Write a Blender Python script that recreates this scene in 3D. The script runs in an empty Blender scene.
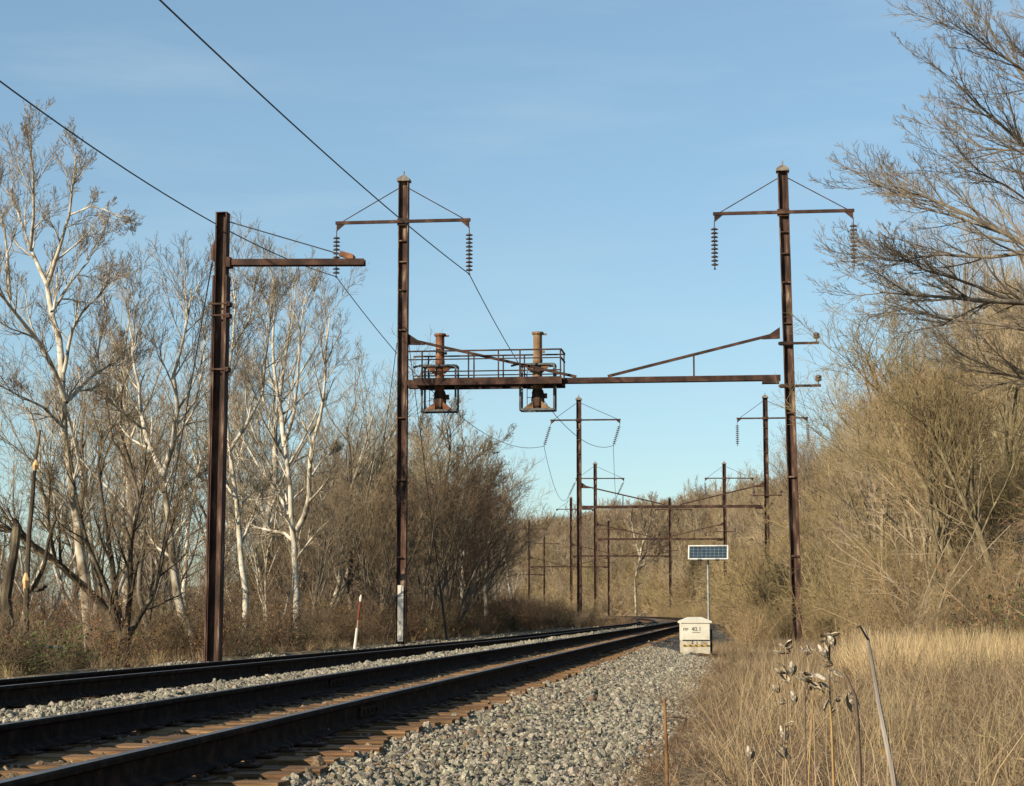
import bpy, bmesh, math, random
import numpy as np
from mathutils import Vector, Matrix, Euler

SC = bpy.context.scene
COL = SC.collection
R = math.radians

# ------------------------------------------------------------------ camera
FPX, W, H = 1900.0, 1024, 786
HORIZON = 612.0
PITCH = math.atan((HORIZON - H / 2) / FPX)
EYE = 0.873
cam = bpy.data.cameras.new('camera')
cam.sensor_width = 36.0
cam.sensor_fit = 'HORIZONTAL'
cam.lens = FPX * 36.0 / W
cam.clip_start = 0.2
cam.clip_end = 9000.0
cam_o = bpy.data.objects.new('camera', cam)
cam_o.location = (0, 0, EYE)
cam_o.rotation_euler = (math.pi / 2 + PITCH, 0, 0)
COL.objects.link(cam_o)
SC.camera = cam_o

# ------------------------------------------------------------------ light
SUN_EL = R(23.5)
SUN_DIR = Vector((-0.752, -0.659, 0)).normalized()      # towards the sun, seen from above
to_sun = Vector((SUN_DIR.x * math.cos(SUN_EL), SUN_DIR.y * math.cos(SUN_EL), math.sin(SUN_EL)))
sun = bpy.data.lights.new('sun', 'SUN')
sun.energy = 5.0
sun.angle = R(0.53)
sun.color = (1.0, 0.88, 0.70)
sun_o = bpy.data.objects.new('sun', sun)
sun_o.rotation_euler = to_sun.to_track_quat('Z', 'Y').to_euler()
sun_o.location = (-40, -30, 60)
COL.objects.link(sun_o)

world = bpy.data.worlds.new('World')
SC.world = world
world.use_nodes = True
wn = world.node_tree.nodes
wl = world.node_tree.links
wn.clear()
w_out = wn.new('ShaderNodeOutputWorld')
w_bg = wn.new('ShaderNodeBackground')
w_sky = wn.new('ShaderNodeTexSky')
w_sky.sky_type = 'NISHITA'
w_sky.sun_disc = False
w_sky.sun_elevation = SUN_EL
w_sky.sun_rotation = math.atan2(SUN_DIR.x, SUN_DIR.y)
w_sky.altitude = 50
w_sky.air_density = 1.0
w_sky.dust_density = 0.25
w_sky.ozone_density = 1.3
w_bg.inputs['Strength'].default_value = 0.10
# thin, high, streaky cirrus
w_tc = wn.new('ShaderNodeTexCoord')
w_map = wn.new('ShaderNodeMapping')
w_map.inputs['Scale'].default_value = (3.0, 3.0, 17.0)
w_map.inputs['Rotation'].default_value = (0, R(-14), 0)
w_noise = wn.new('ShaderNodeTexNoise')
w_noise.inputs['Scale'].default_value = 1.7
w_noise.inputs['Detail'].default_value = 6
w_noise.inputs['Roughness'].default_value = 0.55
w_ramp = wn.new('ShaderNodeMapRange')
w_ramp.inputs['From Min'].default_value = 0.48
w_ramp.inputs['From Max'].default_value = 0.78
w_ramp.inputs['To Max'].default_value = 0.25
w_mix = wn.new('ShaderNodeMix')
w_mix.data_type = 'RGBA'
w_mix.inputs[7].default_value = (3.6, 4.5, 5.0, 1)
wl.new(w_tc.outputs['Generated'], w_map.inputs['Vector'])
wl.new(w_map.outputs['Vector'], w_noise.inputs['Vector'])
wl.new(w_noise.outputs[0], w_ramp.inputs['Value'])
wl.new(w_ramp.outputs['Result'], w_mix.inputs[0])
w_gam = wn.new('ShaderNodeGamma')              # gamma narrows the sky's brightness range between horizon and zenith
w_gam.inputs['Gamma'].default_value = 0.70
w_mul = wn.new('ShaderNodeVectorMath')
w_mul.operation = 'MULTIPLY'
w_mul.inputs[1].default_value = (1.02, 1.275, 1.40)
wl.new(w_sky.outputs['Color'], w_gam.inputs['Color'])
wl.new(w_gam.outputs['Color'], w_mul.inputs[0])
wl.new(w_mul.outputs['Vector'], w_mix.inputs[6])
wl.new(w_mix.outputs[2], w_bg.inputs['Color'])
wl.new(w_bg.outputs['Background'], w_out.inputs['Surface'])

SC.view_settings.view_transform = 'Standard'
SC.view_settings.look = 'None'
SC.view_settings.exposure = 0.72
SC.view_settings.gamma = 1.0
SC.view_settings.use_curve_mapping = False
SC.cycles.max_bounces = 5
SC.cycles.diffuse_bounces = 2
SC.cycles.glossy_bounces = 2
SC.cycles.transmission_bounces = 2
SC.cycles.transparent_max_bounces = 4


def ray(px, py):
    u = (H / 2 - py) / FPX
    d = Vector(((px - W / 2) / FPX, math.cos(PITCH) - u * math.sin(PITCH), math.sin(PITCH) + u * math.cos(PITCH)))
    return d / d.y


def at(px, py, Y):
    """world point at forward distance Y that the photograph shows at (px, py)"""
    d = ray(px, py)
    return Vector((d.x * Y, Y, EYE + d.z * Y))


# ------------------------------------------------------------------ helpers
def link(o, parent=None):
    COL.objects.link(o)
    if parent is not None:
        o.parent = parent
    return o


def tag(o, label=None, cat=None, group=None, kind=None):
    if label: o['label'] = label
    if cat: o['category'] = cat
    if group: o['group'] = group
    if kind: o['kind'] = kind
    return o


def empty(name, loc=(0, 0, 0), rz=0.0, parent=None):
    o = bpy.data.objects.new(name, None)
    o.empty_display_size = 0.3
    o.location = loc
    o.rotation_euler = (0, 0, rz)
    return link(o, parent)


def copy_tree(o, parent=None):
    c = o.copy()
    link(c, parent)
    for ch in list(o.children):
        copy_tree(ch, c)
    return c


class MB:
    """collects shapes and links them as ONE mesh object"""
    def __init__(self):
        self.v, self.f, self.m, self.mi = [], [], [], 0

    def add(self, vs, fs):
        n = len(self.v)
        self.v += [tuple(v) for v in vs]
        self.f += [tuple(i + n for i in f) for f in fs]
        self.m += [self.mi] * len(fs)

    def box(self, c, s, rot=None):
        vs = []
        for z in (-1, 1):
            for x, y in ((-1, -1), (1, -1), (1, 1), (-1, 1)):
                v = Vector((x * s[0] / 2, y * s[1] / 2, z * s[2] / 2))
                if rot is not None: v = rot @ v
                vs.append(v + Vector(c))
        self.add(vs, [(3, 2, 1, 0), (4, 5, 6, 7), (0, 1, 5, 4), (1, 2, 6, 5), (2, 3, 7, 6), (3, 0, 4, 7)])

    def bar(self, a, b, w, h, up=(0, 0, 1)):
        a, b = Vector(a), Vector(b)
        d = b - a
        y = d.normalized()
        x = y.cross(Vector(up))
        if x.length < 1e-5: x = y.cross(Vector((0, 1, 0)))
        x.normalize()
        z = x.cross(y)
        M = Matrix((x, y, z)).transposed()
        self.box((a + b) / 2, (w, d.length, h), M)

    def tube(self, pts, rad, n=6, cap=True):
        pts = [Vector(p) for p in pts]
        rs = rad if isinstance(rad, (list, tuple)) else [rad] * len(pts)
        vs = []
        for i, p in enumerate(pts):
            t = (pts[min(i + 1, len(pts) - 1)] - pts[max(i - 1, 0)]).normalized()
            ref = Vector((0, 0, 1)) if abs(t.z) < 0.9 else Vector((1, 0, 0))
            x = t.cross(ref).normalized()
            y = x.cross(t)
            for k in range(n):
                a = 2 * math.pi * k / n
                vs.append(p + (x * math.cos(a) + y * math.sin(a)) * rs[i])
        fs = []
        for i in range(len(pts) - 1):
            for k in range(n):
                fs.append((i * n + k, i * n + (k + 1) % n, (i + 1) * n + (k + 1) % n, (i + 1) * n + k))
        if cap:
            fs.append(tuple(range(n))[::-1])
            fs.append(tuple((len(pts) - 1) * n + k for k in range(n)))
        self.add(vs, fs)

    def lathe(self, prof, n=10, c=(0, 0, 0)):
        """prof: list of (radius, z)"""
        vs = []
        for r, z in prof:
            for k in range(n):
                a = 2 * math.pi * k / n
                vs.append((c[0] + r * math.cos(a), c[1] + r * math.sin(a), c[2] + z))
        fs = []
        for i in range(len(prof) - 1):
            for k in range(n):
                fs.append((i * n + k, i * n + (k + 1) % n, (i + 1) * n + (k + 1) % n, (i + 1) * n + k))
        fs.append(tuple(range(n))[::-1])
        fs.append(tuple((len(prof) - 1) * n + k for k in range(n)))
        self.add(vs, fs)

    def ibeam(self, z0, z1, bf, d, tf, tw, c=(0, 0)):
        """upright H column; web across x, flanges along y"""
        self.box((c[0] - d / 2 + tf / 2, c[1], (z0 + z1) / 2), (tf, bf, z1 - z0))
        self.box((c[0] + d / 2 - tf / 2, c[1], (z0 + z1) / 2), (tf, bf, z1 - z0))
        self.box((c[0], c[1], (z0 + z1) / 2), (d - 2 * tf, tw, z1 - z0 - 0.004))

    def mesh(self, name, mats):
        me = bpy.data.meshes.new(name)
        me.from_pydata(self.v, [], self.f)
        for m in (mats if isinstance(mats, (list, tuple)) else [mats]):
            me.materials.append(m)
        if any(self.m):
            me.polygons.foreach_set('material_index', self.m)
        me.update()
        return me

    def build(self, name, mats, parent=None, smooth=False):
        me = self.mesh(name, mats)
        if smooth:
            me.polygons.foreach_set('use_smooth', [True] * len(me.polygons))
        return link(bpy.data.objects.new(name, me), parent)


def np_mesh(name, V, F, mats, fm=None, smooth=False):
    """fast mesh from numpy quads or triangles"""
    me = bpy.data.meshes.new(name)
    V = np.ascontiguousarray(V, dtype=np.float32)
    F = np.ascontiguousarray(F, dtype=np.int32)
    k = F.shape[1]
    me.vertices.add(len(V))
    me.vertices.foreach_set('co', V.ravel())
    me.loops.add(F.size)
    me.loops.foreach_set('vertex_index', F.ravel())
    me.polygons.add(len(F))
    me.polygons.foreach_set('loop_start', np.arange(0, F.size, k, dtype=np.int32))
    me.polygons.foreach_set('loop_total', np.full(len(F), k, dtype=np.int32))
    for m in (mats if isinstance(mats, (list, tuple)) else [mats]):
        me.materials.append(m)
    if fm is not None:
        me.polygons.foreach_set('material_index', np.ascontiguousarray(fm, dtype=np.int32))
    me.polygons.foreach_set('use_smooth', np.full(len(F), smooth, dtype=bool))
    me.update(calc_edges=True)
    return me


# ------------------------------------------------------------------ materials
def mat(name, stops, scale=6.0, rough=0.85, detail=5, bump=0.0, bump_scale=None, coords='Object', stretch=(1, 1, 1),
        vary=0.0, metallic=0.0, spec=0.25, distort=0.0, hue_vary=0.0, nrange=(0.3, 0.7)):
    """noise-driven colour ramp over `stops` = [(pos, rgb)], optional per-object value variation"""
    m = bpy.data.materials.new(name)
    m.use_nodes = True
    nt = m.node_tree
    N, L = nt.nodes, nt.links
    b = N['Principled BSDF']
    b.inputs['Roughness'].default_value = rough
    b.inputs['Metallic'].default_value = metallic
    b.inputs['Specular IOR Level'].default_value = spec
    tc = N.new('ShaderNodeTexCoord')
    mp = N.new('ShaderNodeMapping')
    mp.inputs['Scale'].default_value = stretch
    L.new(tc.outputs[coords], mp.inputs['Vector'])
    nz = N.new('ShaderNodeTexNoise')
    nz.inputs['Scale'].default_value = scale
    nz.inputs['Detail'].default_value = detail
    nz.inputs['Distortion'].default_value = distort
    L.new(mp.outputs['Vector'], nz.inputs['Vector'])
    mr = N.new('ShaderNodeMapRange')
    mr.inputs['From Min'].default_value = nrange[0]
    mr.inputs['From Max'].default_value = nrange[1]
    L.new(nz.outputs[0], mr.inputs['Value'])
    cr = N.new('ShaderNodeValToRGB')
    els = cr.color_ramp.elements
    while len(els) < len(stops): els.new(0.5)
    for e, (p, c) in zip(els, stops):
        e.position = p
        e.color = (*c, 1)
    L.new(mr.outputs['Result'], cr.inputs['Fac'])
    out = cr.outputs['Color']
    if vary or hue_vary:
        oi = N.new('ShaderNodeObjectInfo')
        hs = N.new('ShaderNodeHueSaturation')
        v = N.new('ShaderNodeMapRange')
        v.inputs['To Min'].default_value = 1 - vary
        v.inputs['To Max'].default_value = 1 + vary
        L.new(oi.outputs['Random'], v.inputs['Value'])
        L.new(v.outputs['Result'], hs.inputs['Value'])
        if hue_vary:
            mu = N.new('ShaderNodeMath'); mu.operation = 'MULTIPLY'; mu.inputs[1].default_value = 7.31
            fr = N.new('ShaderNodeMath'); fr.operation = 'FRACT'
            h = N.new('ShaderNodeMapRange')
            h.inputs['To Min'].default_value = 0.5 - hue_vary
            h.inputs['To Max'].default_value = 0.5 + hue_vary
            L.new(oi.outputs['Random'], mu.inputs[0]); L.new(mu.outputs[0], fr.inputs[0])
            L.new(fr.outputs[0], h.inputs['Value']); L.new(h.outputs['Result'], hs.inputs['Hue'])
        L.new(out, hs.inputs['Color'])
        out = hs.outputs['Color']
    L.new(out, b.inputs['Base Color'])
    if bump:
        bp = N.new('ShaderNodeBump')
        bp.inputs['Strength'].default_value = bump
        bp.inputs['Distance'].default_value = 0.05
        if bump_scale:
            n2 = N.new('ShaderNodeTexNoise')
            n2.inputs['Scale'].default_value = bump_scale
            n2.inputs['Detail'].default_value = 6
            L.new(mp.outputs['Vector'], n2.inputs['Vector'])
            L.new(n2.outputs[0], bp.inputs['Height'])
        else:
            L.new(nz.outputs[0], bp.inputs['Height'])
        L.new(bp.outputs['Normal'], b.inputs['Normal'])
    return m


M = {}
M['rust_steel'] = mat('rust_steel', [(0, (0.014, 0.009, 0.007)), (0.4, (0.042, 0.022, 0.015)), (0.68, (0.085, 0.046, 0.031)), (1, (0.24, 0.175, 0.12))],
                      scale=1.6, stretch=(3.0, 3.0, 0.6), detail=9, rough=0.85, bump=0.35, bump_scale=14, vary=0.12)
M['rust_beam'] = mat('rust_beam', [(0, (0.014, 0.008, 0.006)), (0.5, (0.038, 0.018, 0.012)), (1, (0.085, 0.044, 0.029))],
                     scale=2.2, rough=0.8, bump=0.2, bump_scale=18, vary=0.1)
M['rust_orange'] = mat('rust_orange', [(0, (0.07, 0.03, 0.015)), (0.5, (0.18, 0.075, 0.036)), (1, (0.27, 0.14, 0.08))], scale=2.5, rough=0.85, bump=0.2)
M['rust_tan'] = mat('rust_tan', [(0, (0.095, 0.052, 0.025)), (0.5, (0.17, 0.10, 0.05)), (1, (0.25, 0.165, 0.095))], scale=2.5, rough=0.85, bump=0.2)
M['cap_grey'] = mat('cap_grey', [(0, (0.10, 0.085, 0.07)), (1, (0.24, 0.21, 0.17))], scale=4, rough=0.8)
M['grey_steel'] = mat('grey_steel', [(0, (0.05, 0.052, 0.052)), (1, (0.12, 0.13, 0.125))], scale=4, rough=0.6)
M['galv'] = mat('galvanised_steel', [(0, (0.13, 0.13, 0.125)), (1, (0.30, 0.30, 0.285))], scale=9, rough=0.45, metallic=0.6)
M['white_paint'] = mat('white_paint', [(0, (0.24, 0.185, 0.12)), (0.28, (0.47, 0.44, 0.37)), (1, (0.60, 0.575, 0.50))], scale=2.4, rough=0.7, stretch=(2, 2, 0.5))
M['insulator'] = mat('insulator_brown', [(0, (0.035, 0.022, 0.02)), (1, (0.10, 0.07, 0.06))], scale=6, rough=0.35, spec=0.5)
M['wire'] = mat('wire', [(0, (0.025, 0.025, 0.027)), (1, (0.06, 0.06, 0.06))], scale=1, rough=0.6)
M['rail_side'] = mat('rail_side', [(0, (0.010, 0.0075, 0.006)), (0.6, (0.022, 0.015, 0.011)), (1, (0.045, 0.028, 0.019))], scale=9, rough=0.95, spec=0.08, bump=0.2, bump_scale=40)
M['rail_top'] = mat('rail_top', [(0, (0.07, 0.068, 0.065)), (1, (0.13, 0.125, 0.12))], scale=3, rough=0.5, metallic=0.35, spec=0.4)
M['tie'] = mat('tie_wood', [(0, (0.05, 0.029, 0.015)), (0.45, (0.15, 0.084, 0.040)), (1, (0.30, 0.18, 0.09))], scale=5.0, stretch=(0.5, 6, 6), rough=0.95,
               bump=0.6, bump_scale=9, vary=0.3, hue_vary=0.003)
M['plate'] = mat('tie_plate', [(0, (0.02, 0.012, 0.008)), (1, (0.06, 0.032, 0.02))], scale=12, rough=0.8)
M['stone'] = mat('ballast_stone', [(0, (0.085, 0.073, 0.051)), (0.5, (0.21, 0.185, 0.135)), (1, (0.34, 0.308, 0.235))], scale=9, rough=0.95, vary=0.55, hue_vary=0.025, bump=0.3, bump_scale=40)
M['stone_pale'] = mat('pale_gravel', [(0, (0.16, 0.138, 0.10)), (0.5, (0.30, 0.268, 0.20)), (1, (0.44, 0.405, 0.325))], scale=9, rough=0.95, vary=0.5, hue_vary=0.02)
M['stone_rust'] = mat('rusty_stone', [(0, (0.085, 0.055, 0.030)), (0.5, (0.18, 0.125, 0.072)), (1, (0.28, 0.215, 0.135))], scale=9, rough=0.95, vary=0.4, hue_vary=0.015, bump=0.3, bump_scale=40)
M['stone_dark'] = mat('cinder', [(0, (0.018, 0.017, 0.017)), (1, (0.07, 0.065, 0.06))], scale=9, rough=0.95, vary=0.4)
M['ballast_bed'] = mat('ballast_bed', [(0, (0.03, 0.026, 0.02)), (0.42, (0.09, 0.078, 0.058)), (0.7, (0.18, 0.158, 0.12)), (1, (0.27, 0.24, 0.19))], scale=17, detail=8, rough=1, bump=1.0, bump_scale=15,
                       coords='Object', nrange=(0.34, 0.66))
M['ballast_old'] = mat('old_ballast', [(0, (0.04, 0.028, 0.018)), (0.5, (0.10, 0.068, 0.042)), (0.85, (0.16, 0.115, 0.075)), (1, (0.30, 0.26, 0.20))], scale=2.2, detail=9, rough=1, bump=0.8, bump_scale=15)
M['earth'] = mat('leafy_earth', [(0, (0.06, 0.043, 0.024)), (0.45, (0.14, 0.10, 0.055)), (1, (0.23, 0.17, 0.10))], scale=1.3, detail=10, rough=1, bump=0.9, bump_scale=5)
M['cinder_bed'] = mat('cinder_bed', [(0, (0.022, 0.021, 0.02)), (0.6, (0.06, 0.056, 0.05)), (1, (0.13, 0.12, 0.105))], scale=14, detail=8, rough=1, bump=0.8, bump_scale=18)
M['syc_bark'] = mat('sycamore_bark', [(0, (0.085, 0.065, 0.042)), (0.25, (0.22, 0.18, 0.125)), (0.5, (0.42, 0.375, 0.29)), (1, (0.54, 0.50, 0.42))], scale=4.5, stretch=(1, 1, 0.4), rough=0.9, detail=8, vary=0.08, distort=0.5)
M['syc_low'] = mat('sycamore_lower_bark', [(0, (0.06, 0.045, 0.03)), (0.4, (0.16, 0.125, 0.08)), (0.7, (0.31, 0.265, 0.19)), (1, (0.45, 0.41, 0.33))], scale=2.6, stretch=(1, 1, 0.6), rough=0.95, detail=7, bump=0.5, vary=0.08)
M['syc_twig'] = mat('sycamore_twig', [(0, (0.18, 0.135, 0.085)), (1, (0.34, 0.275, 0.19))], scale=1.2, rough=0.9, vary=0.1)
M['dark_bark'] = mat('dark_bark', [(0, (0.022, 0.017, 0.012)), (0.5, (0.062, 0.047, 0.031)), (0.8, (0.10, 0.082, 0.048)), (1, (0.15, 0.125, 0.08))], scale=4, stretch=(1, 1, 0.4), rough=1, bump=0.8, bump_scale=9, vary=0.15)
M['brown_twig'] = mat('brown_twig', [(0, (0.105, 0.072, 0.042)), (1, (0.205, 0.145, 0.088))], scale=0.8, rough=0.95, vary=0.22, hue_vary=0.012)
M['grey_bark'] = mat('grey_bark', [(0, (0.07, 0.056, 0.041)), (0.5, (0.14, 0.115, 0.084)), (1, (0.23, 0.195, 0.15))], scale=3, stretch=(1, 1, 0.4), rough=1, bump=0.5, vary=0.2)
M['grey_twig'] = mat('grey_twig', [(0, (0.165, 0.122, 0.073)), (1, (0.30, 0.235, 0.15))], scale=0.8, rough=0.95, vary=0.2, hue_vary=0.012)
M['bough_twig'] = mat('bough_twig', [(0, (0.105, 0.080, 0.052)), (1, (0.215, 0.168, 0.112))], scale=0.8, rough=0.95)
M['olive_bark'] = mat('olive_bark', [(0, (0.08, 0.06, 0.033)), (0.5, (0.165, 0.13, 0.073)), (1, (0.29, 0.24, 0.155))], scale=3, rough=0.95, vary=0.2)
M['olive_twig'] = mat('olive_twig', [(0, (0.132, 0.097, 0.045)), (1, (0.26, 0.198, 0.102))], scale=0.8, rough=0.95, vary=0.22, hue_vary=0.015)
M['tan_twig'] = mat('tan_twig', [(0, (0.185, 0.132, 0.062)), (1, (0.34, 0.255, 0.135))], scale=0.8, rough=0.95, vary=0.2, hue_vary=0.012)
M['red_twig'] = mat('reddish_twig', [(0, (0.075, 0.042, 0.025)), (1, (0.155, 0.094, 0.052))], scale=0.8, rough=0.95, vary=0.25, hue_vary=0.015)
M['rust_leaf'] = mat('dead_leaf', [(0, (0.11, 0.055, 0.02)), (0.5, (0.19, 0.105, 0.038)), (1, (0.25, 0.16, 0.065))], scale=2.5, rough=0.9, vary=0.25, hue_vary=0.02)
M['green_leaf'] = mat('green_leaf', [(0, (0.035, 0.05, 0.012)), (1, (0.10, 0.12, 0.035))], scale=2.5, rough=0.8, vary=0.25)
M['dry_grass'] = mat('dry_grass', [(0, (0.20, 0.145, 0.075)), (0.5, (0.30, 0.225, 0.125)), (1, (0.42, 0.33, 0.20))], scale=3.0, rough=0.9, vary=0.25, hue_vary=0.012)
M['brown_grass'] = mat('brown_grass', [(0, (0.095, 0.065, 0.037)), (0.5, (0.17, 0.122, 0.072)), (1, (0.26, 0.195, 0.12))], scale=3.0, rough=0.9, vary=0.25, hue_vary=0.015)
M['gold_grass'] = mat('gold_grass', [(0, (0.30, 0.21, 0.095)), (0.5, (0.41, 0.30, 0.15)), (1, (0.50, 0.39, 0.22))], scale=3.0, rough=0.9, vary=0.2, hue_vary=0.01)
M['pod_out'] = mat('pod_shell', [(0, (0.04, 0.031, 0.022)), (0.4, (0.12, 0.097, 0.070)), (0.7, (0.26, 0.22, 0.165)), (1, (0.44, 0.39, 0.305))], scale=55, rough=1.0, vary=0.25, detail=6, spec=0.02)
M['pod_in'] = mat('pod_lining', [(0, (0.15, 0.11, 0.07)), (0.5, (0.31, 0.25, 0.165)), (1, (0.46, 0.39, 0.28))], scale=20, rough=0.7)
M['weed_stem'] = mat('weed_stem', [(0, (0.16, 0.11, 0.07)), (0.6, (0.30, 0.215, 0.13)), (1, (0.46, 0.33, 0.19))], scale=8, rough=0.9, vary=0.25)
M['gold_stem'] = mat('gold_stem', [(0, (0.20, 0.12, 0.045)), (1, (0.36, 0.24, 0.10))], scale=8, rough=0.9)
M['grey_stick'] = mat('grey_stick', [(0, (0.09, 0.075, 0.06)), (0.5, (0.22, 0.19, 0.16)), (1, (0.36, 0.325, 0.28))], scale=9, stretch=(1, 1, 0.3), rough=0.95)
M['dark_stick'] = mat('dark_stick', [(0, (0.05, 0.035, 0.025)), (1, (0.17, 0.12, 0.08))], scale=9, rough=0.95)
M['cream'] = mat('cream_paint', [(0, (0.38, 0.34, 0.25)), (0.25, (0.52, 0.48, 0.38)), (1, (0.60, 0.565, 0.46))], scale=3.0, rough=0.6, spec=0.3)
M['cream_dirty'] = mat('cream_dirty', [(0, (0.12, 0.09, 0.055)), (0.35, (0.34, 0.295, 0.21)), (1, (0.52, 0.47, 0.37))], scale=5.0, rough=0.75)
M['black'] = mat('black_paint', [(0, (0.02, 0.02, 0.02)), (1, (0.045, 0.045, 0.045))], scale=4, rough=0.7)
M['yellow'] = mat('yellow_paint', [(0, (0.26, 0.17, 0.05)), (1, (0.46, 0.30, 0.06))], scale=6, rough=0.6)
M['cell'] = mat('solar_cell', [(0, (0.012, 0.022, 0.035)), (1, (0.025, 0.05, 0.07))], scale=14, rough=0.5, spec=0.35, vary=0.25)
M['panel_back'] = mat('panel_sheet', [(0, (0.13, 0.15, 0.155)), (1, (0.20, 0.22, 0.22))], scale=6, rough=0.4)
M['frame_white'] = mat('white_frame', [(0, (0.42, 0.40, 0.35)), (1, (0.58, 0.56, 0.50))], scale=6, rough=0.5)
M['marker_red'] = mat('marker_red', [(0, (0.09, 0.022, 0.014)), (1, (0.20, 0.05, 0.028))], scale=6, rough=0.8)
M['stake'] = mat('rusty_stake', [(0, (0.09, 0.04, 0.016)), (0.6, (0.20, 0.10, 0.042)), (1, (0.30, 0.18, 0.085))], scale=10, rough=0.9, stretch=(1, 1, 0.4))
M['splinter'] = mat('fresh_wood', [(0, (0.48, 0.25, 0.10)), (1, (0.66, 0.42, 0.20))], scale=8, rough=0.9)
M['water'] = mat('river_water', [(0, (0.10, 0.13, 0.15)), (1, (0.16, 0.19, 0.21))], scale=0.3, rough=0.12, spec=0.5)

# ------------------------------------------------------------------ alignment of the line and the lie of the land
TC_BEG, TC_RATE = 130.0, 0.00089


def slope(Y):
    Y = np.asarray(Y, float)
    k = np.clip(Y - TC_BEG, 0, 450)
    return 0.119 - TC_RATE * k


def xc(Y):
    Y = np.asarray(Y, float)
    k = np.clip(Y - TC_BEG, 0, None)
    kk = np.minimum(k, 450)
    return -5.66 + 0.119 * Y - 0.5 * TC_RATE * kk ** 2 - TC_RATE * 450 * np.maximum(k - 450, 0)


def lat(X, Y):
    """offset to the right of the centre line between both tracks"""
    s = slope(Y)
    return (X - xc(Y)) / np.sqrt(1 + s * s)


def pos(t, Y):
    """a point at lateral offset t, by distance Y along"""
    s = slope(Y)
    n = np.sqrt(1 + s * s)
    return xc(Y) + t / n, Y - t * s / n


def smooth(a, b, x):
    u = np.clip((x - a) / (b - a), 0, 1)
    return u * u * (3 - 2 * u)


def wob(X, Y, f=1.0):
    return (np.sin(X * 0.61 * f + 1.3) * np.cos(Y * 0.47 * f - 0.7) + 0.6 * np.sin(X * 1.37 * f + Y * 0.93 * f) + 0.4 * np.sin(X * 2.9 * f - Y * 2.1 * f + 2.0)) / 2.0


def ground_z(X, Y):
    X, Y = np.asarray(X, float), np.asarray(Y, float)
    t = lat(X, Y)
    z = np.full(np.broadcast(X, Y).shape, -0.29) + 0.05 * wob(X, Y)
    t0 = 12.5 - 4.2 * smooth(35, 70, Y)
    d = np.maximum(t - t0, 0)
    hill = 0.62 * np.minimum(d, 16) * smooth(0, 5, d) + 0.30 * np.clip(d - 16, 0, 30) + 0.16 * np.clip(d - 46, 0, 110)
    z = z + hill * (1 + 0.08 * wob(X, Y, 0.13)) * (0.55 + 0.45 * smooth(20, 80, Y))
    left = np.maximum(-t - 7.5, 0)
    z = z - 0.9 * smooth(0, 6, left) - 1.2 * smooth(10, 40, left) - 1.5 * smooth(34, 48, left)
    # the far bank of the river
    z = z + 75 * smooth(620, 1300, left)
    # land under the ballast lies lower
    z = z - 0.35 * smooth(-8.7, -7.9, t) * smooth(4.9, 4.2, t)
    return z


def left_drop(Y):
    return np.clip((np.asarray(Y, float) - 17) * 0.003, 0, 0.13)


def ballast_z(t, Y):
    t = np.asarray(t, float)
    z = np.interp(t, [-8.6, -7.6, -4.6, -3.4, -3.2, -0.62, -0.2, 0.35, 0.62, 3.2, 3.5, 5.3],
                  [-0.60, -0.27, -0.27, -0.16, -0.10, -0.03, 0.05, 0.055, -0.04, -0.06, -0.10, -0.36])
    cant = np.where(t < -0.6, np.clip((-t - 1.16) / 3.0 * 0.12, -0.02, 0.10), 0)
    return z - cant - left_drop(Y) * smooth(0.0, -1.2, t)


def np_grid(ts, Ys, zf):
    T, YY = np.meshgrid(ts, Ys)
    X, Y2 = pos(T, YY)
    Z = zf(T, YY, X, Y2)
    V = np.stack([X, Y2, Z], -1).reshape(-1, 3)
    n, m = len(Ys), len(ts)
    i = np.arange(n - 1)[:, None] * m + np.arange(m - 1)[None, :]
    F = np.stack([i, i + 1, i + m + 1, i + m], -1).reshape(-1, 4)
    return V, F


ts = np.concatenate([-np.geomspace(2500, 22, 34), np.arange(-20, 30, 0.5), np.geomspace(31, 2500, 34)])
Ys = np.concatenate([np.linspace(-260, -30, 12), np.arange(-24, 110, 1.0), np.arange(112, 420, 5.0), np.geomspace(430, 4000, 26)])
V, F = np_grid(ts, Ys, lambda t, Yn, X, Y: ground_z(X, Y))
ground = link(bpy.data.objects.new('ground', np_mesh('ground', V, F, M['earth'], smooth=True)))
tag(ground, 'brown earth with leaf litter rising to a bank right of the line', 'ground', kind='structure')

rngb = np.random.default_rng(5)
bt = np.arange(-8.6, 5.31, 0.13)
bY = np.concatenate([np.arange(-20, 60, 0.2), np.arange(60, 160, 1.0), np.arange(161, 560, 4.0)])
V, F = np_grid(bt, bY, lambda t, Yn, X, Y: ballast_z(t, Yn) + rngb.normal(0, 0.012, t.shape) + 0.02 * wob(X, Y, 3.0) + 0.20 * smooth(-4.4, -5.2, t) * smooth(-8.4, -7.2, t) * np.maximum(wob(X, Y, 1.3), 0))
bal = link(bpy.data.objects.new('ballast_bed', np_mesh('ballast_bed', V, F, [M['ballast_bed'], M['ballast_old']], (V[F[:, 0], 1] > 122 + 14 * np.sin(V[F[:, 0], 0] * 1.7)).astype(int), smooth=False)))
tag(bal, 'grey stone ballast bed carrying both tracks', 'ballast', kind='structure')

# river beyond the left bank
mb = MB()
rv = [pos(-44.0, y) for y in np.arange(-200, 900, 25.0)]
rv2 = [pos(-640.0, y) for y in np.arange(-200, 900, 25.0)]
nn = len(rv)
mb.add([(float(x), float(y), -3.2) for x, y in rv] + [(float(x), float(y), -3.2) for x, y in rv2],
       [(i, i + 1, nn + i + 1, nn + i) for i in range(nn - 1)])
o = mb.build('river', M['water'])
tag(o, 'broad calm river behind the trees on the left', 'river', kind='structure')


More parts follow.
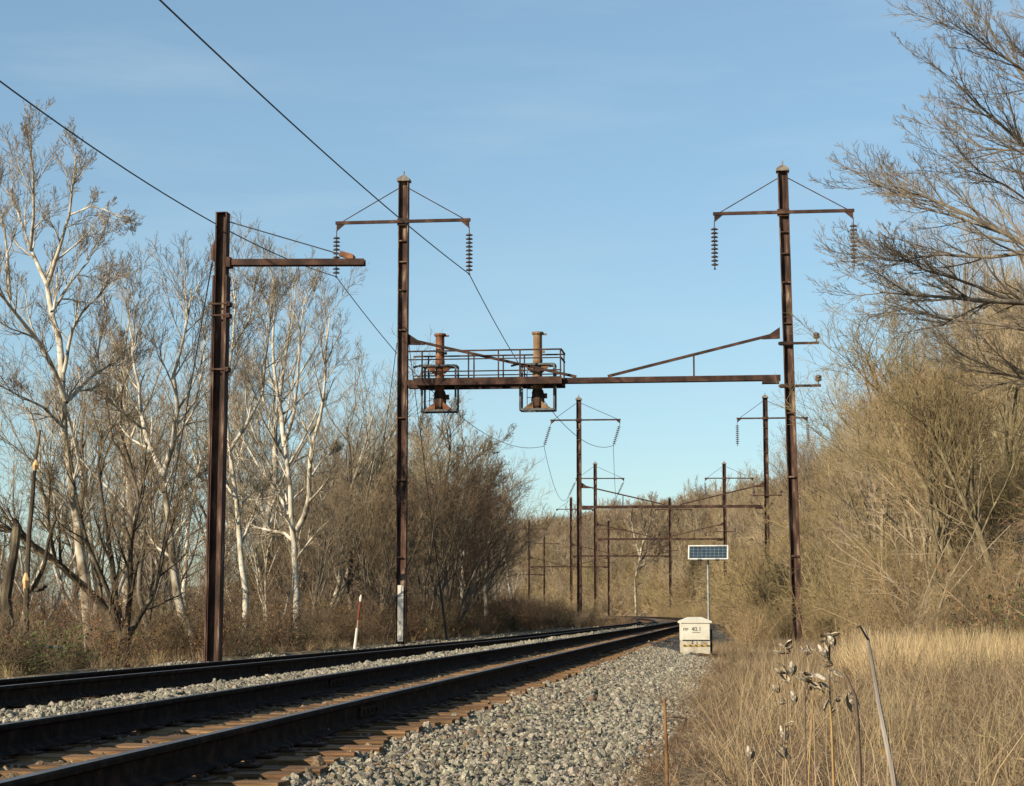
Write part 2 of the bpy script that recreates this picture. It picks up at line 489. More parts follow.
# ------------------------------------------------------------------ scattering of uncountable things
def scatter(name, meshes, P, rot, scl, idx, label, cat):
    """one object: points carrying instances of the given meshes through geometry nodes"""
    src = bpy.data.collections.new(name + '_source')
    for i, me in enumerate(meshes):
        src.objects.link(bpy.data.objects.new('%s_%02d' % (name, i), me))
    me = bpy.data.meshes.new(name)
    n = len(P)
    me.vertices.add(n)
    me.vertices.foreach_set('co', np.ascontiguousarray(P, np.float32).ravel())
    a = me.attributes.new('rot', 'FLOAT_VECTOR', 'POINT'); a.data.foreach_set('vector', np.ascontiguousarray(rot, np.float32).ravel())
    a = me.attributes.new('scl', 'FLOAT_VECTOR', 'POINT'); a.data.foreach_set('vector', np.ascontiguousarray(scl, np.float32).ravel())
    a = me.attributes.new('idx', 'INT', 'POINT'); a.data.foreach_set('value', np.ascontiguousarray(idx, np.int32))
    o = link(bpy.data.objects.new(name, me))
    g = bpy.data.node_groups.new(name + '_nodes', 'GeometryNodeTree')
    g.interface.new_socket('Geometry', in_out='INPUT', socket_type='NodeSocketGeometry')
    g.interface.new_socket('Geometry', in_out='OUTPUT', socket_type='NodeSocketGeometry')
    N, L = g.nodes, g.links
    gi, go = N.new('NodeGroupInput'), N.new('NodeGroupOutput')
    ci = N.new('GeometryNodeCollectionInfo')
    ci.inputs['Collection'].default_value = src
    ci.inputs['Separate Children'].default_value = True
    ci.inputs['Reset Children'].default_value = True
    ip = N.new('GeometryNodeInstanceOnPoints')
    ip.inputs['Pick Instance'].default_value = True

    def attr(nm, tp):
        k = N.new('GeometryNodeInputNamedAttribute')
        k.data_type = tp
        k.inputs['Name'].default_value = nm
        return k.outputs['Attribute']
    er = N.new('FunctionNodeEulerToRotation')
    L.new(attr('rot', 'FLOAT_VECTOR'), er.inputs[0])
    L.new(gi.outputs[0], ip.inputs['Points'])
    L.new(ci.outputs[0], ip.inputs['Instance'])
    L.new(attr('idx', 'INT'), ip.inputs['Instance Index'])
    L.new(er.outputs[0], ip.inputs['Rotation'])
    L.new(attr('scl', 'FLOAT_VECTOR'), ip.inputs['Scale'])
    L.new(ip.outputs[0], go.inputs[0])
    md = o.modifiers.new('scatter', 'NODES')
    md.node_group = g
    tag(o, label, cat, kind='stuff')
    return o


def stone_mesh(name, m, seed):
    rg = random.Random(seed)
    bm = bmesh.new()
    bmesh.ops.create_icosphere(bm, subdivisions=1, radius=0.5)
    k = (rg.uniform(0.75, 1.25), rg.uniform(0.7, 1.0), rg.uniform(0.5, 0.8))
    for v in bm.verts:
        j = rg.uniform(0.72, 1.2)
        v.co = Vector((v.co.x * k[0], v.co.y * k[1], v.co.z * k[2])) * j
    me = bpy.data.meshes.new(name)
    bm.to_mesh(me)
    bm.free()
    me.materials.append(m)
    return me


def stone_field(rg, zones):
    """zones: (t0, t1, Y0, Y1, per_m2, size)"""
    P, S = [], []
    for t0, t1, y0, y1, d, sz in zones:
        n = int((t1 - t0) * (y1 - y0) * d)
        t = rg.uniform(t0, t1, n)
        y = rg.uniform(y0, y1, n)
        z = ballast_z(t, y)
        x, y2 = pos(t, y)
        s = sz * rg.lognormal(0, 0.28, n)
        z = z + 0.20 * smooth(-4.4, -5.2, t) * smooth(-8.4, -7.2, t) * np.maximum(wob(x, y2, 1.3), 0) + s * rg.uniform(-0.05, 0.32, n)
        P.append(np.stack([x, y2, z], -1)); S.append(s)
    P, S = np.concatenate(P), np.concatenate(S)
    n = len(P)
    return P, rg.uniform(0, 6.28, (n, 3)), np.repeat(S[:, None], 3, 1), rg.integers(0, 4, n)


rg = np.random.default_rng(11)
st_meshes = [stone_mesh('stone_%d' % i, M['stone'], i) for i in range(4)]
P, ro, sc, ix = stone_field(rg, [
    (3.15, 4.75, 8.5, 20, 760, 0.046), (3.15, 4.9, 20, 34, 560, 0.048), (4.9, 5.35, 20, 34, 150, 0.042), (3.15, 5.3, 34, 51.5, 340, 0.055),
    (-0.72, 0.78, 14, 36, 700, 0.049), (-0.7, 0.72, 36, 80, 330, 0.055), (-0.7, 0.72, 80, 130, 90, 0.075),
    (-8.0, -3.2, 26, 62, 170, 0.066), (-8.0, -3.2, 62, 110, 110, 0.085), (-6.5, -3.2, 110, 190, 40, 0.11)])
scatter('ballast_stones', st_meshes, P, ro, sc, ix, 'loose grey crushed stone along the shoulders and between the tracks', 'ballast')
pg_meshes = [stone_mesh('pale_gravel_%d' % i, M['stone_pale'], 60 + i) for i in range(4)]
P, ro, sc, ix = stone_field(rg, [(4.3, 5.5, 8.5, 22, 900, 0.027), (4.2, 5.45, 22, 40, 620, 0.034), (4.1, 5.35, 40, 51, 380, 0.045)])
scatter('pale_gravel', pg_meshes, P, ro, sc, ix, 'fine pale gravel at the outer edge of the right shoulder', 'gravel')
rs_meshes = [stone_mesh('rusty_stone_%d' % i, M['stone_rust'], 20 + i) for i in range(4)]
P, ro, sc, ix = stone_field(rg, [(0.6, 3.2, 8.5, 30, 170, 0.045), (0.6, 3.2, 30, 60, 90, 0.05), (-3.2, -0.7, 20, 70, 40, 0.05), (3.15, 3.7, 9, 60, 130, 0.044), (3.3, 5.3, 9, 50, 26, 0.044), (-0.7, 0.7, 14, 60, 12, 0.046)])
scatter('rusty_stones', rs_meshes, P, ro, sc, ix, 'rust stained ballast stones lying between the sleepers', 'ballast')
# dark cinders on the crossing left of the cabinet
dk_meshes = [stone_mesh('cinder_%d' % i, M['stone_dark'], 40 + i) for i in range(4)]
P, ro, sc, ix = stone_field(rg, [(3.2, 4.1, 51.5, 92, 300, 0.06)])
scatter('cinder_stones', dk_meshes, P, ro, sc, ix, 'dark cinders on the shoulder behind the cream cabinet', 'cinders')
V, F = np_grid(np.arange(3.22, 4.15, 0.15), np.arange(52, 95, 1.0), lambda t, Yn, X, Y: ballast_z(t, Yn) + 0.03 + 0.01 * wob(X, Y, 4))
o = link(bpy.data.objects.new('cinder_path', np_mesh('cinder_path', V, F, M['cinder_bed'])))
tag(o, 'dark cinder strip beside the right track beyond the cabinet', 'path', kind='structure')
# one orange stone lying on the grey ballast
me = stone_mesh('orange_stone', M['rust_orange'], 77)
ob = link(bpy.data.objects.new('orange_stone', me))
p = at(98, 703, 24.0)
tt = float(lat(p.x, p.y))
ob.location = (p.x, p.y, float(ballast_z(tt, p.y)) + 0.07)
ob.scale = (0.08, 0.08, 0.09)
tag(ob, 'single orange stone among the grey ballast between the tracks', 'stone')


# ------------------------------------------------------------------ tracks
RAIL = [(-0.075, 0.0), (0.075, 0.0), (0.075, 0.012), (0.020, 0.032), (0.009, 0.05), (0.009, 0.135), (0.036, 0.15), (0.037, 0.172), (0.028, 0.184),
        (-0.028, 0.184), (-0.037, 0.172), (-0.036, 0.15), (-0.009, 0.135), (-0.009, 0.05), (-0.020, 0.032), (-0.075, 0.012)]


def rail_mesh(t_mid, zf):
    Yr = np.concatenate([np.arange(-30, 130, 2.0), np.arange(130, 600, 3.0)])
    s = slope(Yr)
    n = np.sqrt(1 + s * s)
    cx, cy = pos(t_mid, Yr)
    nx, ny = 1 / n, -s / n
    zb = zf(Yr)
    k = len(RAIL)
    V = np.zeros((len(Yr), k, 3))
    for j, (a, b) in enumerate(RAIL):
        V[:, j, 0] = cx + nx * a
        V[:, j, 1] = cy + ny * a
        V[:, j, 2] = zb + b + 0.012
    i = np.arange(len(Yr) - 1)[:, None] * k
    j = np.arange(k)[None, :]
    F = np.stack([i + j, i + (j + 1) % k, i + k + (j + 1) % k, i + k + j], -1)
    fm = np.zeros((len(Yr) - 1, k), int)
    fm[:, 8] = 1
    return np_mesh('rail', V.reshape(-1, 3), F.reshape(-1, 4), [M['rail_side'], M['rail_top']], fm.ravel())


def tie_mesh(seed):
    rg = random.Random(seed)
    bm = bmesh.new()
    bmesh.ops.create_cube(bm, size=1.0)
    bmesh.ops.scale(bm, vec=(2.6, 0.225, 0.175), verts=bm.verts)
    bmesh.ops.subdivide_edges(bm, edges=[e for e in bm.edges if abs((e.verts[0].co - e.verts[1].co).x) > 1], cuts=4)
    for v in bm.verts:
        v.co += Vector((rg.uniform(-0.012, 0.012), rg.uniform(-0.008, 0.008), rg.uniform(-0.009, 0.006)))
        v.co.z -= 0.0875
    me = bpy.data.meshes.new('sleeper')
    bm.to_mesh(me)
    bm.free()
    me.materials.append(M['tie'])
    return me


tie_meshes = [tie_mesh(s) for s in range(6)]
pb = MB()
pb.box((0, 0, 0.007), (0.34, 0.19, 0.014))
for sx in (-0.11, 0.11):
    for sy in (-0.05, 0.05):
        pb.box((sx, sy, 0.022), (0.03, 0.025, 0.025))
plate_me = pb.mesh('tie_plate', M['plate'])


def track(label, t_c, zf_l, zf_r, n_sep, y_first):
    root = empty('railway_track', (0, 0, 0))
    tag(root, label, 'railway track')
    g = 0.751
    link(bpy.data.objects.new('rail', rail_mesh(t_c - g, zf_l)), root)
    link(bpy.data.objects.new('rail', rail_mesh(t_c + g, zf_r)), root)
    jb = MB()
    for sx in (-1, 1):
        jb.box((sx * 0.022, 0, 0.085), (0.022, 0.72, 0.075))
        for q in (-0.26, -0.09, 0.09, 0.26):
            jb.box((sx * 0.038, q, 0.085), (0.018, 0.035, 0.035))
    jme = jb.mesh('joint_bar', M['rail_side'])
    for side, zf, ys in ((-g, zf_l, (21.4, 33.3, 45.2)), (g, zf_r, (15.6, 27.4, 39.3))):
        for yj in ys:
            xj, yj2 = pos(t_c + side, yj)
            o = link(bpy.data.objects.new('joint_bar', jme), root)
            o.location = (float(xj), float(yj2), float(zf(yj)) + 0.012)
            o.rotation_euler = (0, 0, -math.atan(float(slope(yj))))
    rr = random.Random(int(t_c * 100))
    far = MB()
    y = -28.0
    k = 0
    while y < 420:
        yy = y + rr.uniform(-0.05, 0.05)
        x0, y0 = pos(t_c + rr.uniform(-0.07, 0.07), yy)
        zl, zr = float(zf_l(yy)), float(zf_r(yy))
        ang = math.atan(float(slope(yy)))
        roll = math.atan((zl - zr) / 1.5)
        if yy >= y_first and k < n_sep:
            o = link(bpy.data.objects.new('sleeper', tie_meshes[rr.randrange(6)]), root)
            o.location = (float(x0), float(y0), (zl + zr) / 2 + rr.uniform(-0.012, 0.0))
            o.rotation_euler = (0, roll, -ang + rr.uniform(-0.02, 0.02))
            if k < 60:
                for sx in (-0.751, 0.751):
                    q = link(bpy.data.objects.new('tie_plate', plate_me), o)
                    q.location = (sx, 0, 0.002)
            k += 1
        else:
            far.box((float(x0), float(y0), (zl + zr) / 2 - 0.09), (2.6, 0.22, 0.17), Matrix.Rotation(-ang, 3, 'Z'))
        y += 0.52
    q = far.build('sleeper_run', M['tie'], root)
    q['kind'] = 'stuff'
    return root


zero = lambda Y: np.zeros_like(np.asarray(Y, float))
track('near right hand railway track with dark rails on brown wooden sleepers', 1.91, zero, zero, 190, 7.0)
track('far left hand railway track sitting lower behind the strip of grey ballast', -1.91, lambda Y: -0.065 - left_drop(Y), lambda Y: -left_drop(Y), 150, 15.0)

# ------------------------------------------------------------------ catenary gantries
HALF = 7.94
POLE_H = 19.5


def h_pole(root, x, white=False, rake=0.0):
    m = MB()
    m.ibeam(-1.6, POLE_H - 0.25, 0.34, 0.42, 0.035, 0.03, (x, 0))
    # splice plates and stiffeners, unevenly spaced like the photo
    for z, s in ((3.4, 0.3), (6.6, 0.22), (9.2, 0.2), (12.9, 0.2), (14.6, 0.2), (15.8, 0.2), (16.7, 0.22)):
        m.box((x, -0.10, z), (0.342, 0.09, 0.05))
    m.v = [(a + rake * (1 - z / POLE_H), b, z) for a, b, z in m.v]
    p = m.build('pole', M['rust_steel'], root)
    c = MB()
    b, a = 0.27, POLE_H - 0.25
    c.add([(x - b, -b, a), (x + b, -b, a), (x + b, b, a), (x - b, b, a), (x - b, -b, a + 0.1), (x + b, -b, a + 0.1), (x + b, b, a + 0.1), (x - b, b, a + 0.1), (x, 0, a + 0.34)],
          [(3, 2, 1, 0), (0, 1, 5, 4), (1, 2, 6, 5), (2, 3, 7, 6), (3, 0, 4, 7), (4, 5, 8), (5, 6, 8), (6, 7, 8), (7, 4, 8)])
    c.tube([(x, 0, a + 0.3), (x, 0, a + 0.46)], 0.03, 5)
    c.build('cap', M['cap_grey'], p)
    if white:
        w = MB()
        w.box((x + 0.0, -0.186, 1.1), (0.24, 0.025, 2.3))
        w.build('white_plate', M['white_paint'], p)['label'] = 'white painted plate at the pole foot'
    return p


def crossarm(root, x, z, tilt, half=2.83, off=0.0):
    px_, x = x, x + off
    m = MB()
    m.box((x, -0.24, z), (2 * half + 0.1, 0.10, 0.13))
    m.box((px_, -0.17, z), (0.5, 0.05, 0.3))
    for s in (-1, 1):
        m.add([(x + s * half, -0.27, z - 0.06), (x + s * (half - 0.35), -0.27, z - 0.06), (x + s * half, -0.27, z - 0.36),
               (x + s * half, -0.21, z - 0.06), (x + s * (half - 0.35), -0.21, z - 0.06), (x + s * half, -0.21, z - 0.36)],
              [(0, 1, 2), (5, 4, 3), (0, 3, 4, 1), (1, 4, 5, 2), (2, 5, 3, 0)])
    a = m.build('crossarm', M['rust_beam'], root)
    for s in (-1, 1):
        k = MB()
        k.tube([(px_ + s * 0.22, -0.1, POLE_H - 0.55), (x + s * (half - 0.25), -0.24, z + 0.06)], 0.022, 5)
        k.build('stay', M['rust_beam'], a)
    for s in (-1, 1):
        i = MB()
        i.tube([(0, 0, 0), (0, 0, -2.05)], 0.022, 5)
        for q in range(10):
            zz = -0.34 - q * 0.165
            i.lathe([(0.03, 0.055), (0.06, 0.045), (0.155, -0.005), (0.15, -0.03), (0.05, -0.035)], 9, (0, 0, zz))
        i.tube([(0, -0.09, -2.0), (0, 0.09, -2.0)], 0.045, 6)
        io = i.build('insulator_string', M['insulator'], root)
        io.location = (x + s * half, -0.24, z - 0.30)
        io.rotation_euler = (0, math.asin(-tilt / 2.05), 0)
    return a


def bracket(root, x, z, l, side=1, both=False):
    m = MB()
    x0 = x - side * (l * 0.9 if both else 0.3)
    m.bar((x0, -0.22, z), (x + side * l, -0.22, z), 0.07, 0.10)
    m.box((x, -0.19, z), (0.5, 0.06, 0.16))
    a = m.build('bracket', M['rust_beam'], root)
    for e in ([x + side * (l - 0.1)] + ([x0 + side * 0.1] if both else [])):
        k = MB()
        k.tube([(e, -0.22, z + 0.05), (e, -0.22, z + 0.2)], 0.03, 6)
        k.lathe([(0.04, 0.0), (0.13, 0.03), (0.14, 0.09), (0.11, 0.12), (0.13, 0.16), (0.12, 0.23), (0.05, 0.26)], 9, (e, -0.22, z + 0.17))
        k.build('pin_insulator', M['insulator'], a)


def gantry(loc, rz, first=False, tilt=0.0):
    root = empty('catenary_gantry', loc, rz)
    h_pole(root, -HALF, white=first)
    h_pole(root, HALF, rake=0.30 if first else 0.0)
    BZ = 10.66 if first else 10.05
    m = MB()
    for yy in (-0.16, 0.16):
        m.box((0, yy, BZ), (2 * HALF - 0.44, 0.08, 0.22))
    for k in range(15):
        m.box((-7.2 + k * 1.03, 0, BZ), (0.08, 0.238, 0.16))
    for s in (-1, 1):
        m.box((s * (HALF - 0.62), 0, BZ - 0.17), (0.7, 0.42, 0.12))
    m.build('beam', M['rust_beam'], root)
    for s in (-1, 1):
        b = MB()
        b.bar((s * (HALF - 0.24), 0, BZ + 1.85), (s * 0.65, 0, BZ + 0.17), 0.10, 0.11)
        b.add([(s * (HALF - 0.215), -0.04, BZ + 2.1), (s * (HALF - 0.215), -0.04, BZ + 1.62), (s * (HALF - 0.95), -0.04, BZ + 1.60),
               (s * (HALF - 0.215), 0.04, BZ + 2.1), (s * (HALF - 0.215), 0.04, BZ + 1.62), (s * (HALF - 0.95), 0.04, BZ + 1.60)],
              [(0, 1, 2), (5, 4, 3), (0, 3, 4, 1), (1, 4, 5, 2), (2, 5, 3, 0)])
        br = b.build('brace', M['rust_beam'], root)
        if s > 0 or not first:
            k = MB()
            k.bar((s * 4.2, 0, BZ + 0.12), (s * 4.2, 0, BZ + 0.96), 0.07, 0.07)
            k.build('hanger', M['rust_beam'], br)
    hf, of = (2.83, 0.0) if first else (2.97, 0.58)
    crossarm(root, -HALF, 17.5, tilt, hf, of)
    crossarm(root, HALF, 17.5, 0.0, hf, of)
    if first:
        bracket(root, HALF, 12.05, 1.35)
        bracket(root, HALF, 10.3, 1.40)
    else:
        bracket(root, HALF, 10.95, 1.3, both=True)
    return root


def signal_mast(root, x, tint, y0=0.60):
    m = MB()
    z0, z1 = 9.5, 12.82
    m.lathe([(0.18, 0), (0.19, 0.05), (0.185, z1 - z0 - 0.10)], 12, (x, y0, z0))
    m.lathe([(0.21, 0), (0.25, 0.05), (0.25, 0.12), (0.20, 0.13)], 12, (x, y0, z1 - 0.13))
    m.box((x + 0.30, y0, z1 - 0.10), (0.14, 0.12, 0.07))
    m.box((x + 0.25, y0 - 0.05, z1 - 0.85), (0.10, 0.10, 0.10))
    m.lathe([(0.205, 0), (0.205, 0.12)], 12, (x, y0, z1 - 1.28))
    o = m.build('signal_mast', tint, root)
    g = MB()
    for s in (-1, 1):
        for z, dz in ((11.43, -0.42), (9.55, 0.34)):
            g.add([(x + s * 0.17, y0 - 0.25, z), (x + s * 0.62, y0 - 0.25, z), (x + s * 0.17, y0 - 0.25, z + dz),
                   (x + s * 0.17, y0 - 0.19, z), (x + s * 0.62, y0 - 0.19, z), (x + s * 0.17, y0 - 0.19, z + dz)],
                  [(0, 1, 2), (5, 4, 3), (0, 3, 4, 1), (1, 4, 5, 2), (2, 5, 3, 0)])
    g.build('gusset', tint, o)
    c = MB()
    hw = 0.71
    for yy in (y0 - 0.30, y0 + 0.45):
        for s in (-1, 1):
            c.box((x + s * hw, yy, 10.48), (0.075, 0.075, 1.95))
        c.box((x, yy, 11.43), (2 * hw - 0.08, 0.07, 0.08))
        c.box((x, yy, 9.53), (2 * hw - 0.08, 0.07, 0.08))
    for s in (-1, 1):
        for z in (11.43, 9.53):
            c.box((x + s * hw, y0 + 0.075, z), (0.07, 0.66, 0.075))
    c.bar((x - hw - 0.38, y0 - 0.30, 11.36), (x - hw, y0 - 0.30, 11.45), 0.12, 0.07)
    c.build('cage', M['grey_steel'], o)
    l = MB()
    for s in (-0.47, -0.22):
        l.tube([(x + s, y0 + 0.2, 9.55), (x + s, y0 + 0.2, 11.2)], 0.016, 5)
    for q in range(5):
        l.tube([(x - 0.47, y0 + 0.2, 9.72 + q * 0.36), (x - 0.22, y0 + 0.2, 9.72 + q * 0.36)], 0.014, 5)
    l.build('ladder', M['grey_steel'], o)
    h = MB()
    h.lathe([(0.18, 0), (0.27, 0.12), (0.28, 0.40), (0.24, 0.62), (0.26, 0.66), (0.22, 0.8)], 10, (x, y0, 9.58))
    h.box((x + 0.3, y0, 10.12), (0.18, 0.16, 0.2))
    h.build('lamp_housing', M['rust_steel'], o)


def platform(root):
    x0, x1, z = -HALF + 0.24, -1.22, 10.66
    m = MB()
    for yy in (-0.42, 1.22):
        m.box(((x0 + x1) / 2 + 0.15, yy, z), (x1 - x0 - 0.3, 0.09, 0.30))
    for k in range(8):
        m.box((x0 + 0.35 + k * (x1 - x0 - 0.4) / 7, 0.40, z), (0.09, 1.54, 0.20))
    deck = m.build('signal_platform', M['rust_beam'], root)
    g = MB()
    for k in range(7):
        g.box(((x0 + x1) / 2 + 0.15, -0.24 + k * 0.225, z + 0.125), (x1 - x0 - 0.36, 0.05, 0.03))
    g.build('grating', M['rust_beam'], deck)
    r = MB()
    xs = [x0 + 0.80, x0 + 2.75, x0 + 4.35, x0 + 5.05 + 0.1, x1 - 0.06]
    xs = [x0 + 0.65, x0 + 2.6, x0 + 3.85, x0 + 4.75, x1 - 0.05]
    for yy in (-0.42, 1.22):
        for xx in xs:
            r.box((xx, yy, z + 0.15 + 0.55), (0.055, 0.055, 1.10))
        r.box(((x0 + x1) / 2, yy, z + 1.28), (x1 - x0, 0.07, 0.06))
        if yy < 0:
            r.box(((x0 + x1) / 2 + 0.3, yy, z + 0.42), (x1 - x0 - 0.62, 0.045, 0.05))
        r.box(((x0 + x1) / 2, yy, z + (0.93 if yy < 0 else 0.45)), (x1 - x0, 0.045, 0.045))
    for zz in (1.28, 0.93):
        r.box((x1 - 0.02, 0.40, z + zz), (0.06, 1.56, 0.05))
    r.build('railing', M['rust_beam'], deck)


G = [(78.0, 3.31, 0.119), (161.5, 13.64, 0.098), (233.8, 18.2, 0.025), (305.0, 17.4, -0.038), (378.0, 11.3, -0.104), (456.0, -0.1, -0.17)]
TILT = [0.0, -0.6, -0.88, -0.95, -0.95, -0.95]
G_LABEL = ['nearest rusty gantry with a railed signal platform and two signal stumps on its beam',
           'second rusty gantry down the line, rising tallest behind the platform gantry',
           'third rusty gantry down the line, its right pole just behind the solar panel',
           'fourth rusty gantry, right pole standing between the second gantry poles',
           'fifth rusty gantry, small and set further left along the curve',
           'sixth and smallest gantry at the far end of the curve']
gans = []
for k, (gy, gx, s) in enumerate(G):
    g = gantry((gx, gy, -0.28), -math.atan(s), first=(k == 0), tilt=TILT[k])
    tag(g, G_LABEL[k], 'gantry', 'rusty catenary gantries spanning the line')
    gans.append(g)
platform(gans[0])
signal_mast(gans[0], -6.46, M['rust_orange'])
signal_mast(gans[0], -2.32, M['rust_tan'])


def wires_of(k):
    """world positions of the lower ends of the two live insulator strings"""
    gy, gx, s = G[k]
    a = -math.atan(s)
    out = []
    for sd in (-1, 1):
        lx, lz = -HALF + (sd * 2.83 if k == 0 else 0.58 + sd * 2.97) + TILT[k], 17.2 - 0.28 - math.sqrt(2.05 ** 2 - TILT[k] ** 2) + 0.05
        out.append(Vector((gx + math.cos(a) * lx + 0.24 * math.sin(a), gy + math.sin(a) * lx - 0.24 * math.cos(a), lz)))
    return out


def wire(name, a, b, sag, r, label, group=None, n=40):
    m = MB()
    pts = []
    for i in range(n + 1):
        u = i / n
        p = a.lerp(b, u)
        p.z -= 4 * sag * u * (1 - u)
        pts.append(p)
    m.tube(pts, r, 5)
    return tag(m.build(name, M['wire'], None, smooth=True), label, 'wire', group)


ends = [wires_of(k) for k in range(6)]
back = [e - Vector((68 * 0.119, 68, 0)) for e in ends[0]]
WG = 'transmission wires hung along the left poles'
wire('transmission_wire', back[0], ends[0][0], 1.95, 0.021, 'black wire crossing from the left edge past the stub pole top', WG)
e1 = ends[0][1]
q1 = Vector((0, 0, 0))
for yq in np.arange(12, 78, 0.25):           # where the wire leaves the top of the picture
    rq = ray(160, 0)
    if rq.x * yq <= e1.x + 0.119 * (yq - e1.y):
        q1 = Vector((rq.x * yq, yq, EYE + rq.z * yq))
        break
uq = (e1.y - q1.y) / 68.0
back[1] = e1 + (q1 - e1) / uq
back[1].z += 4 * 0.55 * (1 - uq)
wire('transmission_wire', back[1], e1, 0.55, 0.021, 'black wire running from the top edge past the near left pole', WG)
for k in range(5):
    for j in (0, 1):
        lab = ['span of wire behind the near gantry, %s insulator to the second gantry', 'wire dropping from the second gantry %s insulator to the third',
               'wire from the third gantry %s insulator to the fourth', 'faint wire from the fourth gantry %s insulator to the fifth',
               'faintest wire from the fifth gantry %s insulator to the sixth'][k] % ('left' if j == 0 else 'right')
        wire('transmission_wire', ends[k][j], ends[k + 1][j], [2.4, 2.2, 2.2, 2.2, 2.2][k], 0.02, lab, WG)


def local_in(root, p):
    return root.matrix_basis.inverted() @ Vector(p)


# guy wires of the near gantry, running down into the brush
bpy.context.view_layer.update()
for top, low, r in ((at(409, 345, 78.7), at(447, 640, 80.5), 0.016), (at(397, 343, 79), at(380, 470, 86.0), 0.016)):
    m = MB()
    a, b = local_in(gans[0], top), local_in(gans[0], low)
    m.tube([a, a.lerp(b, 0.5), b], r, 5)
    if low.x > at(400, 640, 80.5).x:
        m.tube([a.lerp(b, 0.80), b], 0.05, 6)
    m.build('guy_wire', M['wire'], gans[0])

# ------------------------------------------------------------------ stub pole on the left
base = at(213, 655, 48.6)
sp = empty('stub_pole', (base.x, base.y, -0.28), -math.atan(0.119))
tag(sp, 'rusty stub pole on the left with one short side arm', 'pole')
m = MB()
SH = 11.45
lean = 0.30       # it leans a little to the right


def shear(mb, k):
    mb.v = [(x + k * z, y, z) for x, y, z in mb.v]


m.ibeam(-1.5, SH, 0.34, 0.30, 0.035, 0.03)
m.box((0, 0, SH + 0.01), (0.305, 0.345, 0.02))
shear(m, 0.005)
pole = m.build('pole', M['rust_steel'], sp)
m = MB()
for s in (-1, 1):
    m.box((s * 0.172, 0, 4.2), (0.04, 0.38, 11.2))
shear(m, 0.005)
m.build('cover_plate', M['rust_steel'], pole)
m = MB()
for z in (9.05, 8.75, 7.35):
    m.box((0.0, -0.205, z), (0.44, 0.025, 0.045))
    m.box((0.235, -0.05, z), (0.09, 0.3, 0.11))
shear(m, 0.005)
m.build('band', M['rust_steel'], pole)
m = MB()
AZ = 10.15
for yy in (-0.11, 0.11):
    m.bar((0.22, yy, AZ), (3.78, yy + 0.2, AZ - 0.03), 0.06, 0.16)
for k in range(8):
    m.box((0.7 + k * 0.42, 0.02 * k, AZ), (0.07, 0.16, 0.10))
m.box((0.25, 0, AZ), (0.12, 0.34, 0.26))
arm = m.build('side_arm', M['rust_beam'], sp)
m = MB()
m.box((3.3, 0.17, AZ + 0.16), (0.34, 0.14, 0.14), Matrix.Rotation(0.3, 3, 'Y'))
m.box((3.45, 0.17, AZ + 0.10), (0.12, 0.3, 0.1))
m.build('clamp', M['rust_orange'], arm)
m = MB()
m.tube([(0.17, 0, 11.25), (3.3, 0.15, AZ + 0.14)], 0.017, 5)
m.build('stay', M['wire'], sp)
m = MB()
a = Vector((-0.12, 0, 10.75)); b = local_in(sp, at(150, 620, 56.0))
m.tube([a + (b - a) * 0.05, b], 0.018, 5)
m.build('guy_wire', M['wire'], sp)
m = MB()
m.lathe([(0.03, 0), (0.07, 0.1), (0.08, 0.3), (0.05, 0.42)], 8, (-0.17, 0, 10.2))
m.bar((-0.17, 0, 10.55), (-0.02, 0, 10.9), 0.08, 0.08)
m.build('guy_clamp', M['rust_beam'], sp)


# ------------------------------------------------------------------ signal cabinet, solar panel
def text_mesh(s, size, m):
    cu = bpy.data.curves.new('lettering', 'FONT')
    cu.body = s
    cu.size = size
    cu.extrude = 0.0015
    ob = bpy.data.objects.new('lettering', cu)
    COL.objects.link(ob)
    bpy.context.view_layer.update()
    me = bpy.data.meshes.new_from_object(ob.evaluated_get(bpy.context.evaluated_depsgraph_get()))
    bpy.data.objects.remove(ob)
    me.name = 'lettering'
    me.materials.clear()
    me.materials.append(m)
    return me


bp = at(695, 656, 48.8)
cb = empty('signal_cabinet', (bp.x, bp.y, bp.z), 0.02)
tag(cb, 'cream metal signal cabinet with peaked lid and hazard stripe on the gravel', 'cabinet')
cw, cd, ch = 0.71, 0.60, 0.83
m = MB()
m.box((0, 0, (ch + 0.40) / 2), (cw, cd, ch - 0.40))
body = m.build('body', M['cream'], cb)
m = MB()
m.box((0, 0, 0.17), (cw - 0.006, cd - 0.006, 0.458))
m.build('base_skirt', M['cream_dirty'], cb)
m = MB()
m.box((0, -cd / 2 - 0.012, 0.645), (cw - 0.03, 0.024, 0.46))
door = m.build('door', M['cream'], cb)
m = MB()
m.box((0, -cd / 2 - 0.006, 0.40), (cw - 0.01, 0.012, 0.018))
m.build('door_seam', M['black'], cb)
m = MB()
a, b, z0 = cw / 2 + 0.04, cd / 2 + 0.05, ch + 0.005
m.add([(-a, -b, z0), (a, -b, z0), (a, b, z0), (-a, b, z0), (-a, -b, z0 + 0.05), (a, -b, z0 + 0.05), (a, b, z0 + 0.05), (-a, b, z0 + 0.05),
       (-a * 0.42, -b * 0.3, z0 + 0.15), (a * 0.42, -b * 0.3, z0 + 0.15), (a * 0.42, b * 0.3, z0 + 0.15), (-a * 0.42, b * 0.3, z0 + 0.15)],
      [(3, 2, 1, 0), (0, 1, 5, 4), (1, 2, 6, 5), (2, 3, 7, 6), (3, 0, 4, 7), (4, 5, 9, 8), (5, 6, 10, 9), (6, 7, 11, 10), (7, 4, 8, 11), (8, 9, 10, 11)])
m.build('lid', M['cream'], cb)
m = MB()
m.box((0, -cd / 2 - 0.004, 0.268), (cw - 0.03, 0.008, 0.05))
stripe = m.build('hazard_stripe', M['yellow'], cb)
m = MB()
